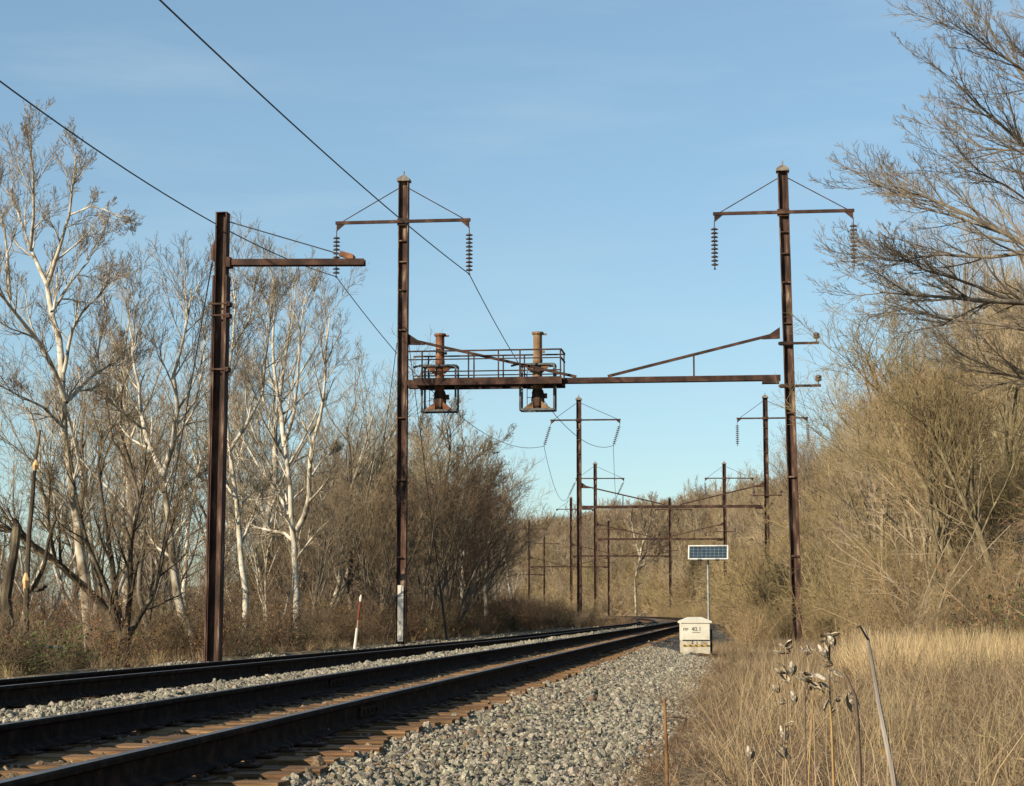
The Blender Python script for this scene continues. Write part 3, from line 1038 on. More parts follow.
for k in range(5):
    x = -0.29 + k * 0.145
    m.add([(x - 0.05, -cd / 2 - 0.0095, 0.292), (x, -cd / 2 - 0.0095, 0.292), (x + 0.05, -cd / 2 - 0.0095, 0.244), (x, -cd / 2 - 0.0095, 0.244)], [(3, 2, 1, 0)])
m.build('black_bars', M['black'], stripe)
for s, size, x, z in (('MP', 0.105, -0.335, 0.64), ('40.1', 0.15, -0.125, 0.635), ('3', 0.13, -0.14, 0.315), ('L', 0.10, 0.0, 0.305)):
    q = link(bpy.data.objects.new('lettering', text_mesh(s, size, M['black'])), door)
    q.location = (x, -cd / 2 - (0.0265 if z > 0.42 else 0.0085), z)
    q.rotation_euler = (math.pi / 2, 0, 0)
m = MB()
m.box((0.0, -cd / 2 - 0.026, 0.60), (0.2, 0.003, 0.012))
m.build('underline', M['black'], door)
m = MB()
m.tube([(cw / 2 + 0.045, -0.1, -0.05), (cw / 2 + 0.045, -0.1, 0.68)], 0.035, 8)  # plain black upright tube along the right side of the cabinet
m.build('side_tube', M['black'], cb)
m = MB()
m.box((-cw / 2 - 0.03, -cd / 2 + 0.02, ch - 0.02), (0.06, 0.05, 0.09))
m.build('hinge', M['cream'], cb)

# broken ties and stones at the foot of the cabinet
for k, (dx, dy, sz, rz, mm, lab) in enumerate(((0.16, -0.48, (0.30, 0.12, 0.09), 0.3, 'tie', 'short brown wood chunk lying at the cabinet foot'),
                                               (-0.18, -0.50, (0.42, 0.06, 0.05), -0.1, 'dark_stick', 'dark broken stick lying left below the cabinet'),
                                               (0.42, -0.42, (0.22, 0.10, 0.08), 0.8, 'dark_stick', 'dark wood lump at the right foot of the cabinet'))):
    bm = bmesh.new()
    bmesh.ops.create_cube(bm, size=1)
    bmesh.ops.subdivide_edges(bm, edges=bm.edges[:], cuts=2)
    rr = random.Random(k)
    for v in bm.verts:
        v.co = Vector((v.co.x * sz[0], v.co.y * sz[1], v.co.z * sz[2])) * rr.uniform(0.8, 1.1)
    me = bpy.data.meshes.new('wood_chunk'); bm.to_mesh(me); bm.free()
    me.materials.append(M[mm])
    o = link(bpy.data.objects.new('wood_chunk', me))
    o.location = (bp.x + dx, bp.y + dy, bp.z + 0.03)
    o.rotation_euler = (0, 0.1, rz)
    tag(o, lab, 'wood')

# cable from the cabinet across the shoulder to the rail
m = MB()
pts = []
for px, py in ((700, 659), (683, 656), (668, 653), (655, 649), (646, 645), (636, 643)):
    Yg = 47.6 + (659 - py) * 0.55
    p = at(px, py, Yg)
    t_ = float(lat(p.x, p.y))
    p.z = float(ballast_z(t_, p.y)) + 0.06 if t_ < 5.2 else bp.z + 0.05
    pts.append(p)
m.tube(pts, 0.035, 6)
tag(m.build('cable', M['black']), 'black cable snaking from the cabinet to the right track', 'cable')

pp = at(709, 655, 49.9)
pl = empty('solar_panel', (pp.x, pp.y, bp.z), 0)
tag(pl, 'solar panel with white frame on a thin galvanised post', 'solar panel')
top = at(708, 560, 49.9).z - bp.z
m = MB()
m.tube([(0, 0, -0.5), (0, 0, top * 0.45)], 0.036, 8)
m.tube([(0, 0, top * 0.45), (0, 0, top + 0.12)], 0.030, 8)
m.build('post', M['galv'], pl)
px0 = at(688, 560, 49.9); px1 = at(728, 560, 49.9); pz1 = at(708, 545.5, 49.9)
pw = px1.x - px0.x
ph = (pz1.z - at(708, 560, 49.9).z) / math.cos(R(32))
m = MB()
fw = 0.035
m.box((0, 0, ph / 2 - fw / 2), (pw, 0.045, fw)); m.box((0, 0, -ph / 2 + fw / 2), (pw, 0.045, fw))
m.box((-pw / 2 + fw / 2, 0, 0), (fw, 0.045, ph - 2 * fw)); m.box((pw / 2 - fw / 2, 0, 0), (fw, 0.045, ph - 2 * fw))
frame = m.build('frame', M['frame_white'], pl)
frame.location = (0.0, -0.08, top + (pz1.z - at(708, 560, 49.9).z) / 2)
frame.rotation_euler = (R(-32), 0, R(-8))
m = MB()
m.box((0, 0.004, 0), (pw - 2 * fw - 0.002, 0.01, ph - 2 * fw - 0.002))
m.build('backing_sheet', M['panel_back'], frame)
cm = MB()
nc, nr = 9, 4
cwid, chei = (pw - 2 * fw) / nc, (ph - 2 * fw) / nr
cm.add([(-cwid * .46, 0, -chei * .36), (-cwid * .36, 0, -chei * .46), (cwid * .36, 0, -chei * .46), (cwid * .46, 0, -chei * .36), (cwid * .46, 0, chei * .36), (cwid * .36, 0, chei * .46), (-cwid * .36, 0, chei * .46), (-cwid * .46, 0, chei * .36),
        (-cwid * .46, .004, -chei * .36), (-cwid * .36, .004, -chei * .46), (cwid * .36, .004, -chei * .46), (cwid * .46, .004, -chei * .36), (cwid * .46, .004, chei * .36), (cwid * .36, .004, chei * .46), (-cwid * .36, .004, chei * .46), (-cwid * .46, .004, chei * .36)],
       [(0, 1, 2, 3, 4, 5, 6, 7)] + [(i, i + 8, (i + 1) % 8 + 8, (i + 1) % 8) for i in range(8)])
cell_me = cm.mesh('cell', M['cell'])
for i in range(nc):
    for j in range(nr):
        o = link(bpy.data.objects.new('cell', cell_me), frame)
        o.location = (-pw / 2 + fw + (i + 0.5) * cwid, -0.0055, -ph / 2 + fw + (j + 0.5) * chei)
m = MB()
for x in (-0.22, 0.24):
    m.box((x, -0.02, -ph / 2 - 0.012), (0.10, 0.06, 0.03))
    m.box((x, 0.03, 0), (0.05, 0.03, ph))
m.build('clip', M['galv'], frame)

# ------------------------------------------------------------------ markers and stakes
p = at(355.5, 642, 56); q = at(361, 596, 56)
mk = empty('marker_post', p, 0)
tag(mk, 'thin leaning marker post, white foot, red shaft and white tip, left of the near pole', 'marker post')
d = q - p
m = MB(); m.tube([d * -0.15, d * 0.30], [0.045, 0.04], 8); m.build('sleeve', M['white_paint'], mk)
m = MB(); m.tube([d * 0.30, d * 0.5], 0.02, 7); m.build('shaft', M['weed_stem'], mk)
m = MB(); m.tube([d * 0.48, d * 0.88], [0.03, 0.04], 7); m.build('red_shaft', M['marker_red'], mk)
m = MB(); m.tube([d * 0.86, d * 0.95, d * 1.0, d * 1.03], [0.03, 0.045, 0.03, 0.012], 7); m.build('tip', M['white_paint'], mk)
p = at(566.6, 628, 215)
mk = empty('marker_post', p, 0)
tag(mk, 'tiny white topped marker in the brush at a far left pole', 'marker post')
m = MB(); m.lathe([(0.09, -0.4), (0.09, 0.9)], 8); m.build('shaft', M['cap_grey'], mk)
m = MB(); m.lathe([(0.105, 0.9), (0.105, 1.75), (0.05, 1.85)], 8); m.build('tip', M['white_paint'], mk)

Ystk = 12.6
p0 = at(667.5, 775, Ystk); p1 = at(664.5, 699, Ystk)
sk = empty('rusty_stake', (p0.x, p0.y, -0.35), 0)
tag(sk, 'thin rusty stake with a wire hook standing at the gravel edge', 'stake')
v0 = Vector((0, 0, -0.1)); v1 = Vector((p1.x - p0.x, 0, p1.z + 0.35))
m = MB(); m.tube([v0, v0.lerp(v1, 0.5) + Vector((0.004, 0, 0)), v1], [0.012, 0.011, 0.010], 7); m.build('shaft', M['stake'], sk)
m = MB(); m.tube([v1 + Vector((0, 0, -0.02)), v1 + Vector((0.025, 0, 0.004)), v1 + Vector((0.05, 0, -0.02)), v1 + Vector((0.062, 0, -0.055))], 0.005, 5); m.build('wire_hook', M['dark_stick'], sk)
m = MB(); m.tube([v1 + Vector((0, 0, -0.115)), v1 + Vector((0.05, -0.02, -0.112)), v1 + Vector((0.14, 0, -0.125))], [0.006, 0.009, 0.006], 5); m.build('wire_arm', M['dark_stick'], sk)

# ------------------------------------------------------------------ bare trees
UP = np.array([0.0, 0.0, 1.0])


def nrm(v):
    return v / np.maximum(np.linalg.norm(v, axis=-1, keepdims=True), 1e-9)


def resample(pts, n):
    pts = np.asarray(pts, float)
    d = np.concatenate([[0], np.cumsum(np.linalg.norm(np.diff(pts, axis=0), axis=1))])
    u = np.linspace(0, d[-1], n)
    return np.stack([np.interp(u, d, pts[:, k]) for k in range(3)], -1), d[-1]


def spawn(rg, P, Rd, Ln, k, u0, u1, ang, lr, n=4, wobble=0.18, trop=0.06, rr=0.55, shrink=0.5, taper=0.25, jit=0.3, rmin=0.0, bias=None):
    """k children on every parent polyline; everything at once"""
    B, m = P.shape[:2]
    u = u0 + (u1 - u0) * (np.arange(k)[None, :] + rg.uniform(0.05, 0.95, (B, k))) / k
    f = u * (m - 1)
    i = np.clip(f.astype(int), 0, m - 2)
    w = (f - i)[..., None]
    bi = np.arange(B)[:, None]
    a, b = P[bi, i], P[bi, i + 1]
    p0 = a + (b - a) * w
    t = nrm(b - a)
    r0 = Rd[bi, i] * (1 - w[..., 0]) + Rd[bi, i + 1] * w[..., 0]
    ref = np.where(np.abs(t[..., 2:3]) < 0.9, UP, np.array([1.0, 0, 0]))
    x = nrm(np.cross(t, ref)); y = np.cross(t, x)
    phi = np.arange(k)[None, :] * 2.39996 + rg.uniform(0, 6.28, (B, 1)) + rg.normal(0, 0.5, (B, k))
    th = ang * (1 + jit * rg.uniform(-1, 1, (B, k)))
    d = np.cos(th)[..., None] * t + np.sin(th)[..., None] * (np.cos(phi)[..., None] * x + np.sin(phi)[..., None] * y)
    if bias is not None:
        d = nrm(d + np.asarray(bias))
    L = Ln[:, None] * lr * (1 - shrink * (u - u0) / max(u1 - u0, 1e-6)) * rg.uniform(0.65, 1.2, (B, k))
    pts = [p0]
    p = p0
    for s in range(n - 1):
        d = nrm(d + wobble * rg.normal(0, 1, d.shape) + trop * UP)
        p = p + d * (L / (n - 1))[..., None]
        pts.append(p)
    Q = np.stack(pts, 2).reshape(B * k, n, 3)
    rc = np.maximum(r0 * rr, rmin)
    Rr = np.maximum(rc[..., None] * np.linspace(1, taper, n), rmin * 0.8).reshape(B * k, n)
    return Q, Rr, L.reshape(-1)


def sweep(groups):
    """groups of (P [B,n,3], R [B,n], sides) -> one vertex/quad pair"""
    Vs, Fs, off = [], [], 0
    for P, Rd, S in groups:
        B, n = P.shape[:2]
        t = np.empty_like(P)
        t[:, 1:-1] = P[:, 2:] - P[:, :-2]; t[:, 0] = P[:, 1] - P[:, 0]; t[:, -1] = P[:, -1] - P[:, -2]
        t = nrm(t)
        ref = np.where(np.abs(t[:, :1, 2:3]) < 0.8, UP, np.array([0.83, 0.55, 0]))
        x = nrm(np.cross(t, ref)); y = np.cross(t, x)
        a = np.arange(S) * 2 * np.pi / S
        V = P[:, :, None] + Rd[:, :, None, None] * (np.cos(a)[:, None] * x[:, :, None] + np.sin(a)[:, None] * y[:, :, None])
        i = (np.arange(B)[:, None, None] * n + np.arange(n - 1)[None, :, None]) * S
        j = np.arange(S)[None, None, :]
        F = np.stack([i + j, i + (j + 1) % S, i + S + (j + 1) % S, i + S + j], -1)
        Vs.append(V.reshape(-1, 3)); Fs.append(F.reshape(-1, 4) + off)
        off += B * n * S
    return np.concatenate(Vs), np.concatenate(Fs)


def leaf_quads(rg, P, n, size):
    """small bent dead leaves at random places of the given twig polylines"""
    b = rg.integers(0, len(P), n)
    c = P[b, rg.integers(0, P.shape[1], n)] + rg.normal(0, 0.03, (n, 3))
    a = nrm(rg.normal(0, 1, (n, 3))); e = nrm(np.cross(a, rg.normal(0, 1, (n, 3))))
    s = size * rg.uniform(0.5, 1.3, (n, 1))
    V = np.stack([c - a * s, c - e * s * 0.5, c + a * s, c + e * s * 0.5], 1).reshape(-1, 3)
    return V, np.arange(4 * n).reshape(-1, 4)


def tree_object(name, label, cat, trunk_groups, crown_groups, bark, twig, loc=(0, 0, 0), group=None, leaves=None, leaf_mat=None):
    root = empty(name, loc)
    tag(root, label, cat, group)
    V, F = sweep(trunk_groups)
    link(bpy.data.objects.new('trunk', np_mesh('trunk', V, F, bark, smooth=True)), root)
    V, F = sweep(crown_groups)
    fm = None
    mats = [twig]
    if leaves is not None:
        fm = np.concatenate([np.zeros(len(F), int), np.ones(len(leaves[1]), int)])
        F = np.concatenate([F, leaves[1] + len(V)]); V = np.concatenate([V, leaves[0]])
        mats.append(leaf_mat)
    link(bpy.data.objects.new('crown', np_mesh('crown', V, F, mats, fm, smooth=False)), root)
    return root


def wild_tree(seed, h, label, group, bark, twig, name='bare_tree', kind='vase', r=None, rmin=0.007, dens=1.0, loc=(0, -400, 0)):
    """a whole tree grown at the origin"""
    rg = np.random.default_rng(seed)
    r = r or h * 0.013
    stems = {'vase': 1, 'multi': 3, 'tall': 1}[kind]
    P0 = []
    for s in range(stems):
        a = rg.uniform(0, 6.28)
        sp_ = {'vase': 0.05, 'multi': 0.22, 'tall': 0.03}[kind]
        p = np.zeros((8, 3))
        for q in range(1, 8):
            dxy = np.array([math.cos(a), math.sin(a)]) * sp_ * h / 7 + rg.normal(0, 0.012 * h, 2)
            p[q] = p[q - 1] + np.array([dxy[0], dxy[1], h * (0.80 if kind == 'tall' else 0.66) / 7])
        P0.append(p)
    P0 = np.array(P0)
    P0[:, 0, 2] -= 0.6
    R0 = r * np.linspace(1.0, 0.34, 8)[None] * np.ones((stems, 1)) / (stems ** 0.4)
    R0[:, 0] *= 1.35
    L0 = np.full(stems, h * 0.72)
    k1 = int({'vase': 12, 'multi': 7, 'tall': 15}[kind])
    P1, R1, L1 = spawn(rg, P0, R0, L0, k1, 0.24, 1.0, 0.62 if kind != 'tall' else 0.7, 0.58, 6, 0.13, 0.16, 0.55, 0.45)
    k2 = max(3, int(7 * dens))
    P2, R2, L2 = spawn(rg, P1, R1, L1, k2, 0.2, 1.0, 0.6, 0.52, 5, 0.15, 0.12, 0.55, 0.4, rmin=rmin * 1.3)
    P3, R3, L3 = spawn(rg, P2, R2, L2, max(4, int(6 * dens)), 0.15, 1.0, 0.65, 0.58, 4, 0.12, 0.07, 0.6, 0.4, rmin=rmin)
    P4, R4, L4 = spawn(rg, P3, R3, L3, 4, 0.2, 1.0, 0.55, 0.7, 3, 0.10, 0.06, 0.8, 0.3, rmin=rmin * 0.85)
    return tree_object(name, label, 'tree', [(P0, R0, 8), (P1, R1, 5)], [(P2, R2, 4), (P3, R3, 3), (P4, R4, 3)], bark, twig, loc, group)


def drawn_tree(name, label, Y, limbs, bark, twig, seed, k=(7, 7, 5), rmin=0.0062, lr=(0.42, 0.55, 0.55), ang=0.65, trop=0.10, z_base=None, group=None,
               limb_bark_split=None, leaves=0, leaf_mat=None, first=0.15, fork_len=None, wobble=0.125, a2=0.55):
    """a tree whose main limbs follow those seen in the photo. limbs: [(points (px, py, depth offset), r_start_px, r_end_px)]"""
    rg = np.random.default_rng(seed)
    G0 = []
    base = None
    for pts, ra, rb in limbs:
        w = [at(px, py, Y + dz) for px, py, dz in pts]
        if base is None:
            base = Vector((w[0].x, w[0].y, 0)); base.z = float(ground_z(base.x, base.y)) if z_base is None else z_base
            w.insert(0, Vector((base.x, base.y, base.z - 0.6)))
        p, L = resample([list(q - base) for q in w], 12)
        p[1:-1] += rg.normal(0, 0.012 * L / 6, (10, 3))
        G0.append((p, np.linspace(ra, rb * 0.6, 12) * Y / FPX / 2, L))
    P0 = np.array([g[0] for g in G0]); R0 = np.array([g[1] for g in G0]); L0 = np.array([g[2] for g in G0])
    Lc = L0 if fork_len is None else np.minimum(L0, fork_len)
    # main stem branches only high up, limbs all along
    P1, R1, L1 = spawn(rg, P0[1:], R0[1:], Lc[1:], k[0], first, 1.0, ang, lr[0], 6, wobble * 0.85, trop, 0.6, 0.35, rmin=rmin * 1.6)
    Pa, Ra, La = spawn(rg, P0[:1], R0[:1], Lc[:1], max(k[0] - 1, 2), 0.45, 1.0, ang, lr[0] * 0.7, 6, 0.14, trop, 0.45, 0.35, rmin=rmin * 1.6)
    Pb, Rb, Lb = spawn(rg, P0[1:], R0[1:], Lc[1:], 4, 0.70, 1.0, 0.34, lr[0] * 0.8, 6, wobble * 0.8, trop, 0.85, 0.2, rmin=rmin * 1.4)
    P1, R1, L1 = np.concatenate([P1, Pa, Pb]), np.concatenate([R1, Ra, Rb]), np.concatenate([L1, La, Lb])
    P2, R2, L2 = spawn(rg, P1, R1, L1, k[1], 0.15, 1.0, a2, lr[1], 5, wobble, trop, 0.6, 0.4, rmin=rmin * 1.2)
    P3, R3, L3 = spawn(rg, P2, R2, L2, k[2], 0.15, 1.0, a2, lr[2], 4, wobble, trop, 0.7, 0.35, rmin=rmin)
    P4, R4, L4 = spawn(rg, P3, R3, L3, 4, 0.2, 1.0, a2, 0.6, 3, wobble, trop, 0.85, 0.3, rmin=rmin * 0.85)
    lv = leaf_quads(rg, P4, leaves, 0.032) if leaves else None
    if limb_bark_split:
        low, lowmat = limb_bark_split
        root = tree_object(name, label, 'tree', [(P0[low:], R0[low:], 8), (P1, R1, 5)], [(P2, R2, 4), (P3, R3, 3), (P4, R4, 3)], bark, twig, base, group, lv, leaf_mat)
        V, F = sweep([(P0[:low], R0[:low], 9)])
        link(bpy.data.objects.new('lower_trunk', np_mesh('lower_trunk', V, F, lowmat, smooth=True)), root)
    else:
        root = tree_object(name, label, 'tree', [(P0, R0, 9), (P1, R1, 5)], [(P2, R2, 4), (P3, R3, 3), (P4, R4, 3)], bark, twig, base, group, lv, leaf_mat)
    return root


SY, ST = M['syc_bark'], M['syc_twig']
drawn_tree('sycamore', 'tallest pale sycamore at the left edge, crown reaching highest', 60, [
    ([(91, 645, 0), (84, 580, 0), (77, 522, 0), (69, 461, 0), (65, 420, 0), (62, 380, 0)], 13, 9),
    ([(62, 382, 0), (59, 343, 0.3), (51, 310, 0.8), (47, 284, 1.2), (33, 255, 2), (22, 225, 2.5), (10, 190, 3)], 8, 2),
    ([(48, 284, 1.2), (58, 252, 0.6), (70, 212, 0), (73, 182, -0.5), (76, 155, -1)], 5, 1.6),
    ([(30, 250, 2), (34, 215, 1), (33, 170, 0), (28, 140, -1), (27, 128, -1)], 4, 1.2),
    ([(66, 400, 0), (45, 350, -1), (20, 318, -2), (-2, 292, -3), (-25, 268, -4)], 6, 2.5),
    ([(64, 372, 0), (72, 330, -0.5), (82, 312, -1), (104, 290, -1.5), (112, 278, -2)], 4.5, 1.6),
    ([(66, 402, 0), (90, 378, 1), (122, 357, 2)], 5, 1.6),
    ([(70, 215, 0), (92, 206, -0.5), (112, 212, -1), (122, 226, -1)], 2.2, 1),
    ([(66, 430, 0), (45, 408, -1), (18, 395, -2), (-10, 380, -3)], 4, 1.5),
    ([(52, 312, 0.6), (68, 285, 2), (88, 262, 3), (100, 235, 3.5)], 4, 1.3),
    ([(10, 300, -2), (6, 240, -2), (-4, 180, -2)], 4, 1.5)],
    SY, ST, 1, k=(7, 7, 5), lr=(0.36, 0.55, 0.55), limb_bark_split=(1, M['syc_low']), leaves=200, leaf_mat=M['tan_twig'], fork_len=7.0)
drawn_tree('sycamore', 'leaning sycamore with forked white limbs between the tall sycamore and the stub pole', 63, [
    ([(198, 648, 0), (183, 618, 0), (175, 583, 0), (167, 502, 0), (163, 473, 0)], 12, 8),
    ([(163, 475, 0), (150, 448, 0.5), (143, 425, 1), (140, 395, 1.5), (132, 350, 2), (136, 305, 2.5)], 6, 1.8),
    ([(163, 475, 0), (174, 440, -0.5), (178, 405, -1), (174, 375, -1.5), (186, 330, -2), (192, 288, -2.5)], 6.5, 1.8),
    ([(176, 425, -0.7), (196, 400, 0), (204, 360, 0.5), (205, 318, 1)], 3.5, 1.4),
    ([(144, 430, 1), (122, 412, 0), (106, 398, -1)], 3.2, 1.3),
    ([(167, 505, 0), (190, 480, 1), (205, 470, 1.5)], 3, 1.2)],
    SY, ST, 2, limb_bark_split=(1, M['syc_low']), leaves=150, leaf_mat=M['tan_twig'], fork_len=7.0)
drawn_tree('sycamore', 'slim white sycamore just right of the stub pole', 66, [
    ([(246, 645, 0), (247, 620, 0), (240, 543, 0), (234, 482, 0), (228, 435, 0)], 8, 5.5),
    ([(228, 438, 0), (224, 400, 1), (232, 350, 1.5), (236, 300, 2), (232, 275, 2)], 5, 1.5),
    ([(229, 452, 0), (246, 425, -0.5), (262, 395, -1), (268, 340, -1.5), (272, 300, -2)], 4.2, 1.4),
    ([(236, 500, 0), (222, 478, 1), (212, 465, 1.5)], 3, 1.2),
    ([(241, 545, 0), (254, 512, 1), (262, 490, 1.3)], 3, 1.3),
    ([(232, 350, 1.5), (250, 318, 0.5), (254, 285, 0)], 2.8, 1.2)],
    SY, ST, 3, leaves=120, leaf_mat=M['tan_twig'], fork_len=7.0)
drawn_tree('sycamore', 'bright white sycamore with spreading forked limbs midway between both near poles', 76, [
    ([(298, 640, 0), (296, 590, 0), (292, 520, 0), (288, 466, 0), (285, 445, 0)], 9, 6),
    ([(285, 447, 0), (281, 416, 0.5), (276, 385, 1), (272, 340, 1.3), (276, 300, 1.5), (274, 278, 1.5)], 5.5, 1.5),
    ([(297, 530, 0), (303, 520, -0.5), (309, 498, -1), (311, 450, -1.5), (318, 425, -2), (325, 395, -2.4), (326, 350, -3), (330, 315, -3)], 6, 1.5),
    ([(292, 540, 0), (285, 533, 0.3), (272, 531, 0.6), (255, 527, 1), (244, 520, 1.2)], 4, 1.8),
    ([(289, 515, 0), (281, 500, 0.6), (262, 470, 1.2), (244, 442, 1.8), (232, 415, 2)], 4, 1.5),
    ([(284, 445, 0), (294, 415, -1), (298, 375, -1.5), (300, 330, -2), (305, 295, -2)], 4, 1.3),
    ([(285, 460, 0), (268, 430, -1), (256, 405, -1.5), (250, 375, -2)], 3, 1.2),
    ([(288, 505, 0), (284, 490, 1), (270, 498, 2), (252, 500, 2.6), (238, 497, 3)], 2.6, 1.2),
    ([(309, 480, -1), (322, 460, 0), (334, 450, 0.5)], 2.6, 1.2)],
    SY, ST, 4, leaves=120, leaf_mat=M['tan_twig'], fork_len=7.0)
DB, BT = M['dark_bark'], M['brown_twig']
drawn_tree('bare_tree', 'dark multi stemmed tree in the left foreground with a mossy stem leaning far left', 55, [
    ([(125, 650, 0), (124, 635, 0)], 15, 13),
    ([(122, 640, 0), (104, 606, 0), (80, 582, -0.5), (55, 560, -1), (30, 542, -1.5), (-5, 523, -2)], 10, 5),
    ([(127, 638, 0), (140, 615, 0.4), (152, 598, 0.8), (158, 580, 1), (165, 545, 1.2), (176, 515, 1.4)], 7, 2.5),
    ([(124, 635, 0), (116, 600, 0.8), (112, 560, 1), (104, 520, 1.2), (98, 470, 1.5), (102, 430, 2)], 8, 2.5),
    ([(125, 635, 0), (131, 590, -0.5), (130, 545, -1), (140, 500, -1.3), (146, 460, -1.8)], 7, 2),
    ([(120, 630, 0), (108, 590, -1), (88, 545, -1.5), (78, 500, -2), (70, 470, -2)], 6, 2),
    ([(55, 560, -1), (48, 520, -2), (50, 480, -2.5)], 4, 1.6)],
    DB, BT, 5, k=(6, 6, 4), lr=(0.42, 0.52, 0.5), trop=0.06, fork_len=4.5)
drawn_tree('bare_tree', 'slender dark bare tree bending right behind the sycamores on the left', 70, [
    ([(150, 645, 0), (138, 590, 0), (146, 520, 0), (132, 470, 0), (112, 440, 0)], 7, 4),
    ([(112, 442, 0), (106, 400, 1), (98, 360, 2), (100, 330, 2)], 4, 1.3),
    ([(132, 470, 0), (120, 430, -1), (122, 390, -1.5), (130, 355, -2)], 3.4, 1.2)],
    M['grey_bark'], BT, 6, fork_len=4.5)
# broken snags at the left edge
def snag(label, Y, stems, seed, extra=None):
    rg = np.random.default_rng(seed)
    w = stems[0][0]
    b = at(w[0][0], w[0][1], Y)
    b.z = float(ground_z(b.x, b.y))
    root = empty('dead_snag', b)
    tag(root, label, 'dead tree')
    for n_, (pts, ra, rb) in enumerate(stems):
        q = [at(px, py, Y + 0.2 * n_) - b for px, py in pts]
        if n_ == 0: q.insert(0, Vector((q[0].x, q[0].y, -0.6)))
        p, L = resample([list(v) for v in q], 9)
        p[1:-1] += rg.normal(0, 0.03, (7, 3))
        rad = np.linspace(ra, rb, 9) * Y / FPX / 2 * rg.uniform(0.9, 1.12, 9)
        V, F = sweep([(p[None], rad[None], 8)])
        link(bpy.data.objects.new('trunk' if n_ == 0 else 'limb', np_mesh('trunk' if n_ == 0 else 'limb', V, F, DB, smooth=False)), root)
    if extra:
        m = MB()
        for (xa, ya), (xb, yb), ww in extra:
            m.tube([at(xa, ya, Y - 0.12) - b, at((xa + xb) / 2, (ya + yb) / 2, Y - 0.16) - b, at(xb, yb, Y - 0.12) - b], [ww * 0.4 * Y / FPX, ww * 0.62 * Y / FPX, ww * 0.2 * Y / FPX], 6)
        m.build('split_wood', M['splinter'], root)
    return root


snag('dark broken stump with a blunt top at the far left edge', 44, [
    ([(2, 640), (6, 600), (12, 560), (17, 527)], 14, 9), ([(14, 552), (17, 526), (14, 519)], 9, 6)], 3)
snag('tall thin snag with a fresh orange split in the bark', 43, [
    ([(25, 672), (27, 610), (27, 560), (30, 500), (36, 462), (40, 430)], 8, 3), ([(28, 592), (38, 580), (46, 555), (53, 525), (55, 508)], 5, 1.8), ([(29, 590), (40, 588), (47, 586)], 4, 2.5),
    ([(20, 640), (8, 615), (-6, 640)], 4, 2)], 4, [((26, 588), (26, 573), 6), ((35, 470), (36, 460), 5)])
m = MB()
la, lb = at(2, 652, 44), at(66, 648, 46)
m.tube([la, la.lerp(lb, 0.35) + Vector((0, 0, 0.10)), la.lerp(lb, 0.7) + Vector((0, 0, 0.05)), lb], [0.06, 0.05, 0.045, 0.02], 7)
tag(m.build('fallen_branch', M['syc_bark']), 'pale fallen branch lying low in the brush at the left edge', 'branch')

GB, GT = M['grey_bark'], M['grey_twig']
drawn_tree('bare_tree', 'broad brown bare tree right of the near left pole with a rounded dense crown', 112, [
    ([(438, 632, 0), (440, 590, 0), (437, 550, 0), (440, 520, 0)], 8, 6),
    ([(440, 525, 0), (432, 490, 1), (424, 460, 2), (420, 430, 3)], 5, 1.6),
    ([(440, 525, 0), (452, 490, 1), (468, 465, 1.5), (488, 448, 2)], 5, 1.6),
    ([(440, 522, 0), (446, 480, -1), (450, 450, -1.5), (446, 425, -2)], 4.5, 1.5),
    ([(439, 545, 0), (458, 520, -2), (476, 500, -3), (492, 488, -3)], 4, 1.5),
    ([(438, 550, 0), (420, 525, -2), (404, 505, -3), (390, 490, -3)], 4, 1.5),
    ([(444, 500, 0), (470, 485, 3), (488, 474, 4)], 3, 1.3)],
    GB, BT, 7, k=(7, 7, 5), lr=(0.5, 0.5, 0.5), rmin=0.011, fork_len=5)
drawn_tree('sycamore', 'crooked pale sycamore at the right end of the left woods, beside the curve', 120, [
    ([(487, 625, 0), (485, 590, 0), (487, 560, 0), (482, 545, 0)], 6.5, 4.5),
    ([(482, 547, 0), (475, 530, 0.5), (478, 510, 1), (470, 490, 1)], 3.5, 1.3),
    ([(487, 560, 0), (490, 535, -0.5), (487, 515, -1), (488, 490, -1)], 4, 1.3),
    ([(486, 580, 0), (478, 560, 1), (468, 548, 1)], 2.5, 1.2)],
    M['syc_low'], GT, 8, rmin=0.012, fork_len=4)
drawn_tree('sycamore', 'white barked sycamore in the brush right of the near left pole', 112, [
    ([(463, 630, 0), (462, 590, 0), (463, 555, 0), (468, 530, 0)], 5, 3),
    ([(468, 532, 0), (470, 510, 1), (472, 495, 1)], 3, 1.2), ([(463, 560, 0), (458, 540, -1), (452, 522, -1)], 2.4, 1.1)],
    SY, GT, 9, rmin=0.011, fork_len=3)
